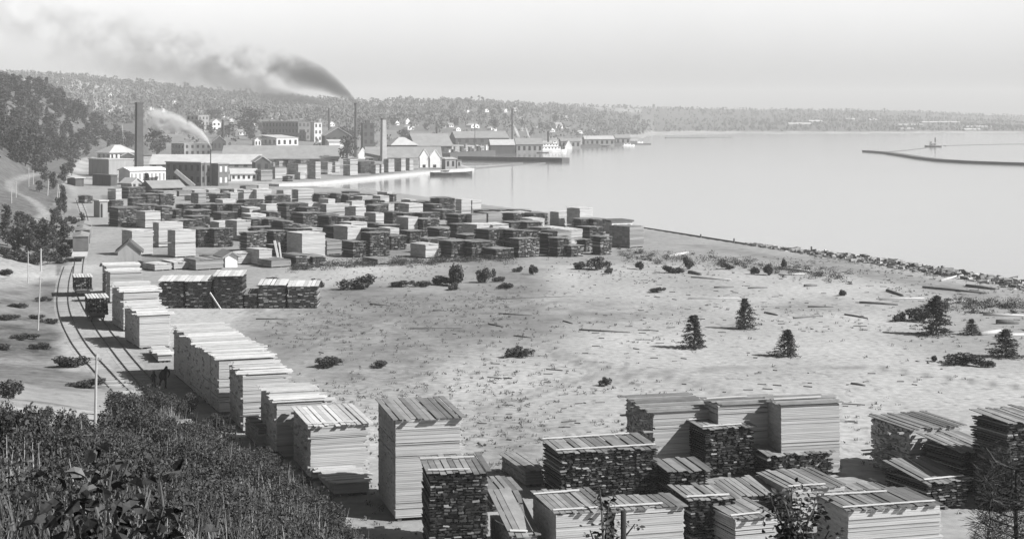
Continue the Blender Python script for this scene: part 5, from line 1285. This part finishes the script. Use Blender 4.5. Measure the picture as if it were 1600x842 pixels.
# scraps of bark and board strewn over the sand
rs = np.random.default_rng(66); V = []; FC = []
for _ in range(330):
    if rs.random() < .45: px, py = rs.uniform(1000, 1640), rs.uniform(420, 520)
    elif rs.random() < .5: px, py = rs.uniform(480, 1300), rs.uniform(415, 560)
    else: px, py = rs.uniform(740, 1500), rs.uniform(560, 700)
    p = hit(px, py)
    if p[2] > .6 or p[2] < -.4: continue
    ln = rs.uniform(.2, 1.0) * (2 if rs.random() < .1 else 1); wd = rs.uniform(.05, .18); a = rs.normal(0, .5)
    v = SV * (ln, wd, .08); v = np.stack([v[:, 0] * math.cos(a) - v[:, 1] * math.sin(a), v[:, 0] * math.sin(a) + v[:, 1] * math.cos(a), v[:, 2]], 1) + (p[0], p[1], p[2] + .05)
    FC += (BF + len(V)).tolist(); V += list(v)
props(obj('wood_scraps', mesh_np('wood_scraps', V, FC, M['log'])), 'scraps of bark and broken board strewn over the sand', 'wood scraps', kind='stuff')

# ---------------------------------------------------------------- air, light, camera
def volmat(name, dens, col, aniso=0.0):
    m = bpy.data.materials.new(name); m.use_nodes = True
    nt = m.node_tree; nt.nodes.clear()
    out = nt.nodes.new('ShaderNodeOutputMaterial'); pv = nt.nodes.new('ShaderNodeVolumePrincipled')
    pv.inputs['Color'].default_value = (col, col, col, 1); pv.inputs['Density'].default_value = dens; pv.inputs['Anisotropy'].default_value = aniso
    nt.links.new(pv.outputs[0], out.inputs['Volume'])
    return m
V, FC = box_arrays([(-5600, 5600, -60, 7300, -6, HAZE_TOP)])
props(obj('haze', mesh_np('haze', V, FC, volmat('thin_haze', HAZE_D, HAZE_C, 0.0))), kind='stuff')

SUN_EL, SUN_AZ = R(38), math.atan2(-.36, .93)       # towards the sun, from +X
sd = bpy.data.lights.new('sun', 'SUN'); sd.energy = SUN_E; sd.angle = R(.5); sd.color = (1, .995, .985)
so = bpy.data.objects.new('sun', sd); COL.objects.link(so)
from mathutils import Vector
dirv = Vector((math.cos(SUN_EL) * math.cos(SUN_AZ), math.cos(SUN_EL) * math.sin(SUN_AZ), math.sin(SUN_EL)))
so.rotation_euler = dirv.to_track_quat('Z', 'Y').to_euler(); so.location = dirv * 300
w = bpy.data.worlds.new('World'); scene.world = w; w.use_nodes = True
nt = w.node_tree; N = nt.nodes; L = nt.links
bg = N['Background']; sky = N.new('ShaderNodeTexSky'); sky.sky_type = 'NISHITA'; sky.sun_disc = False
sky.sun_elevation = SUN_EL; sky.sun_rotation = math.pi / 2 - SUN_AZ
sky.air_density = 1.0; sky.dust_density = 3.0; sky.ozone_density = 1.0
bw = N.new('ShaderNodeRGBToBW'); L.new(sky.outputs[0], bw.inputs[0])
pw = N.new('ShaderNodeMath'); pw.operation = 'POWER'; pw.inputs[1].default_value = SKY_POW; L.new(bw.outputs[0], pw.inputs[0])
ml = N.new('ShaderNodeMath'); ml.operation = 'MULTIPLY'; ml.inputs[1].default_value = SKY_MUL; L.new(pw.outputs[0], ml.inputs[0])
tc = N.new('ShaderNodeTexCoord'); sz = N.new('ShaderNodeSeparateXYZ'); L.new(tc.outputs['Generated'], sz.inputs[0])
hz = N.new('ShaderNodeMapRange'); hz.interpolation_type = 'SMOOTHSTEP'      # pale hazy horizon, deeper sky overhead
hz.inputs['From Min'].default_value = 0.08; hz.inputs['From Max'].default_value = 0.22; hz.inputs['To Min'].default_value = 1.0; hz.inputs['To Max'].default_value = SKY_ZEN
L.new(sz.outputs[2], hz.inputs['Value'])
m2 = N.new('ShaderNodeMath'); m2.operation = 'MULTIPLY'; L.new(ml.outputs[0], m2.inputs[0]); L.new(hz.outputs[0], m2.inputs[1])
cn = N.new('ShaderNodeTexNoise'); cn.inputs['Scale'].default_value = 9; cn.inputs['Detail'].default_value = 5; L.new(tc.outputs['Generated'], cn.inputs['Vector'])
cm = N.new('ShaderNodeMapRange'); cm.inputs[1].default_value = .3; cm.inputs[2].default_value = .7; cm.inputs[3].default_value = .96; cm.inputs[4].default_value = 1.04; L.new(cn.outputs['Fac'], cm.inputs[0])
m3 = N.new('ShaderNodeMath'); m3.operation = 'MULTIPLY'; L.new(m2.outputs[0], m3.inputs[0]); L.new(cm.outputs[0], m3.inputs[1])
L.new(m3.outputs[0], bg.inputs['Color']); bg.inputs['Strength'].default_value = SKY_S
cd = bpy.data.cameras.new('camera'); cam = bpy.data.objects.new('camera', cd); COL.objects.link(cam)
cam.location = (0, 0, HC); cam.rotation_euler = (R(90), 0, 0)
cd.sensor_width = 36; cd.lens = F / 1600 * 36; cd.shift_y = -(421 - YH) / 1600; cd.clip_end = 20000; cd.clip_start = .3
scene.camera = cam
vs = scene.view_settings; vs.view_transform = 'Standard'; vs.look = 'None'; vs.gamma = 1; vs.exposure = EXPO; vs.use_curve_mapping = False
scene.render.resolution_x = 1024; scene.render.resolution_y = 538
scene.cycles.max_bounces = 6; scene.cycles.volume_bounces = 1; scene.cycles.diffuse_bounces = 3; scene.cycles.transparent_max_bounces = 12
scene.cycles.volume_step_rate = 0.5; scene.cycles.use_denoising = True
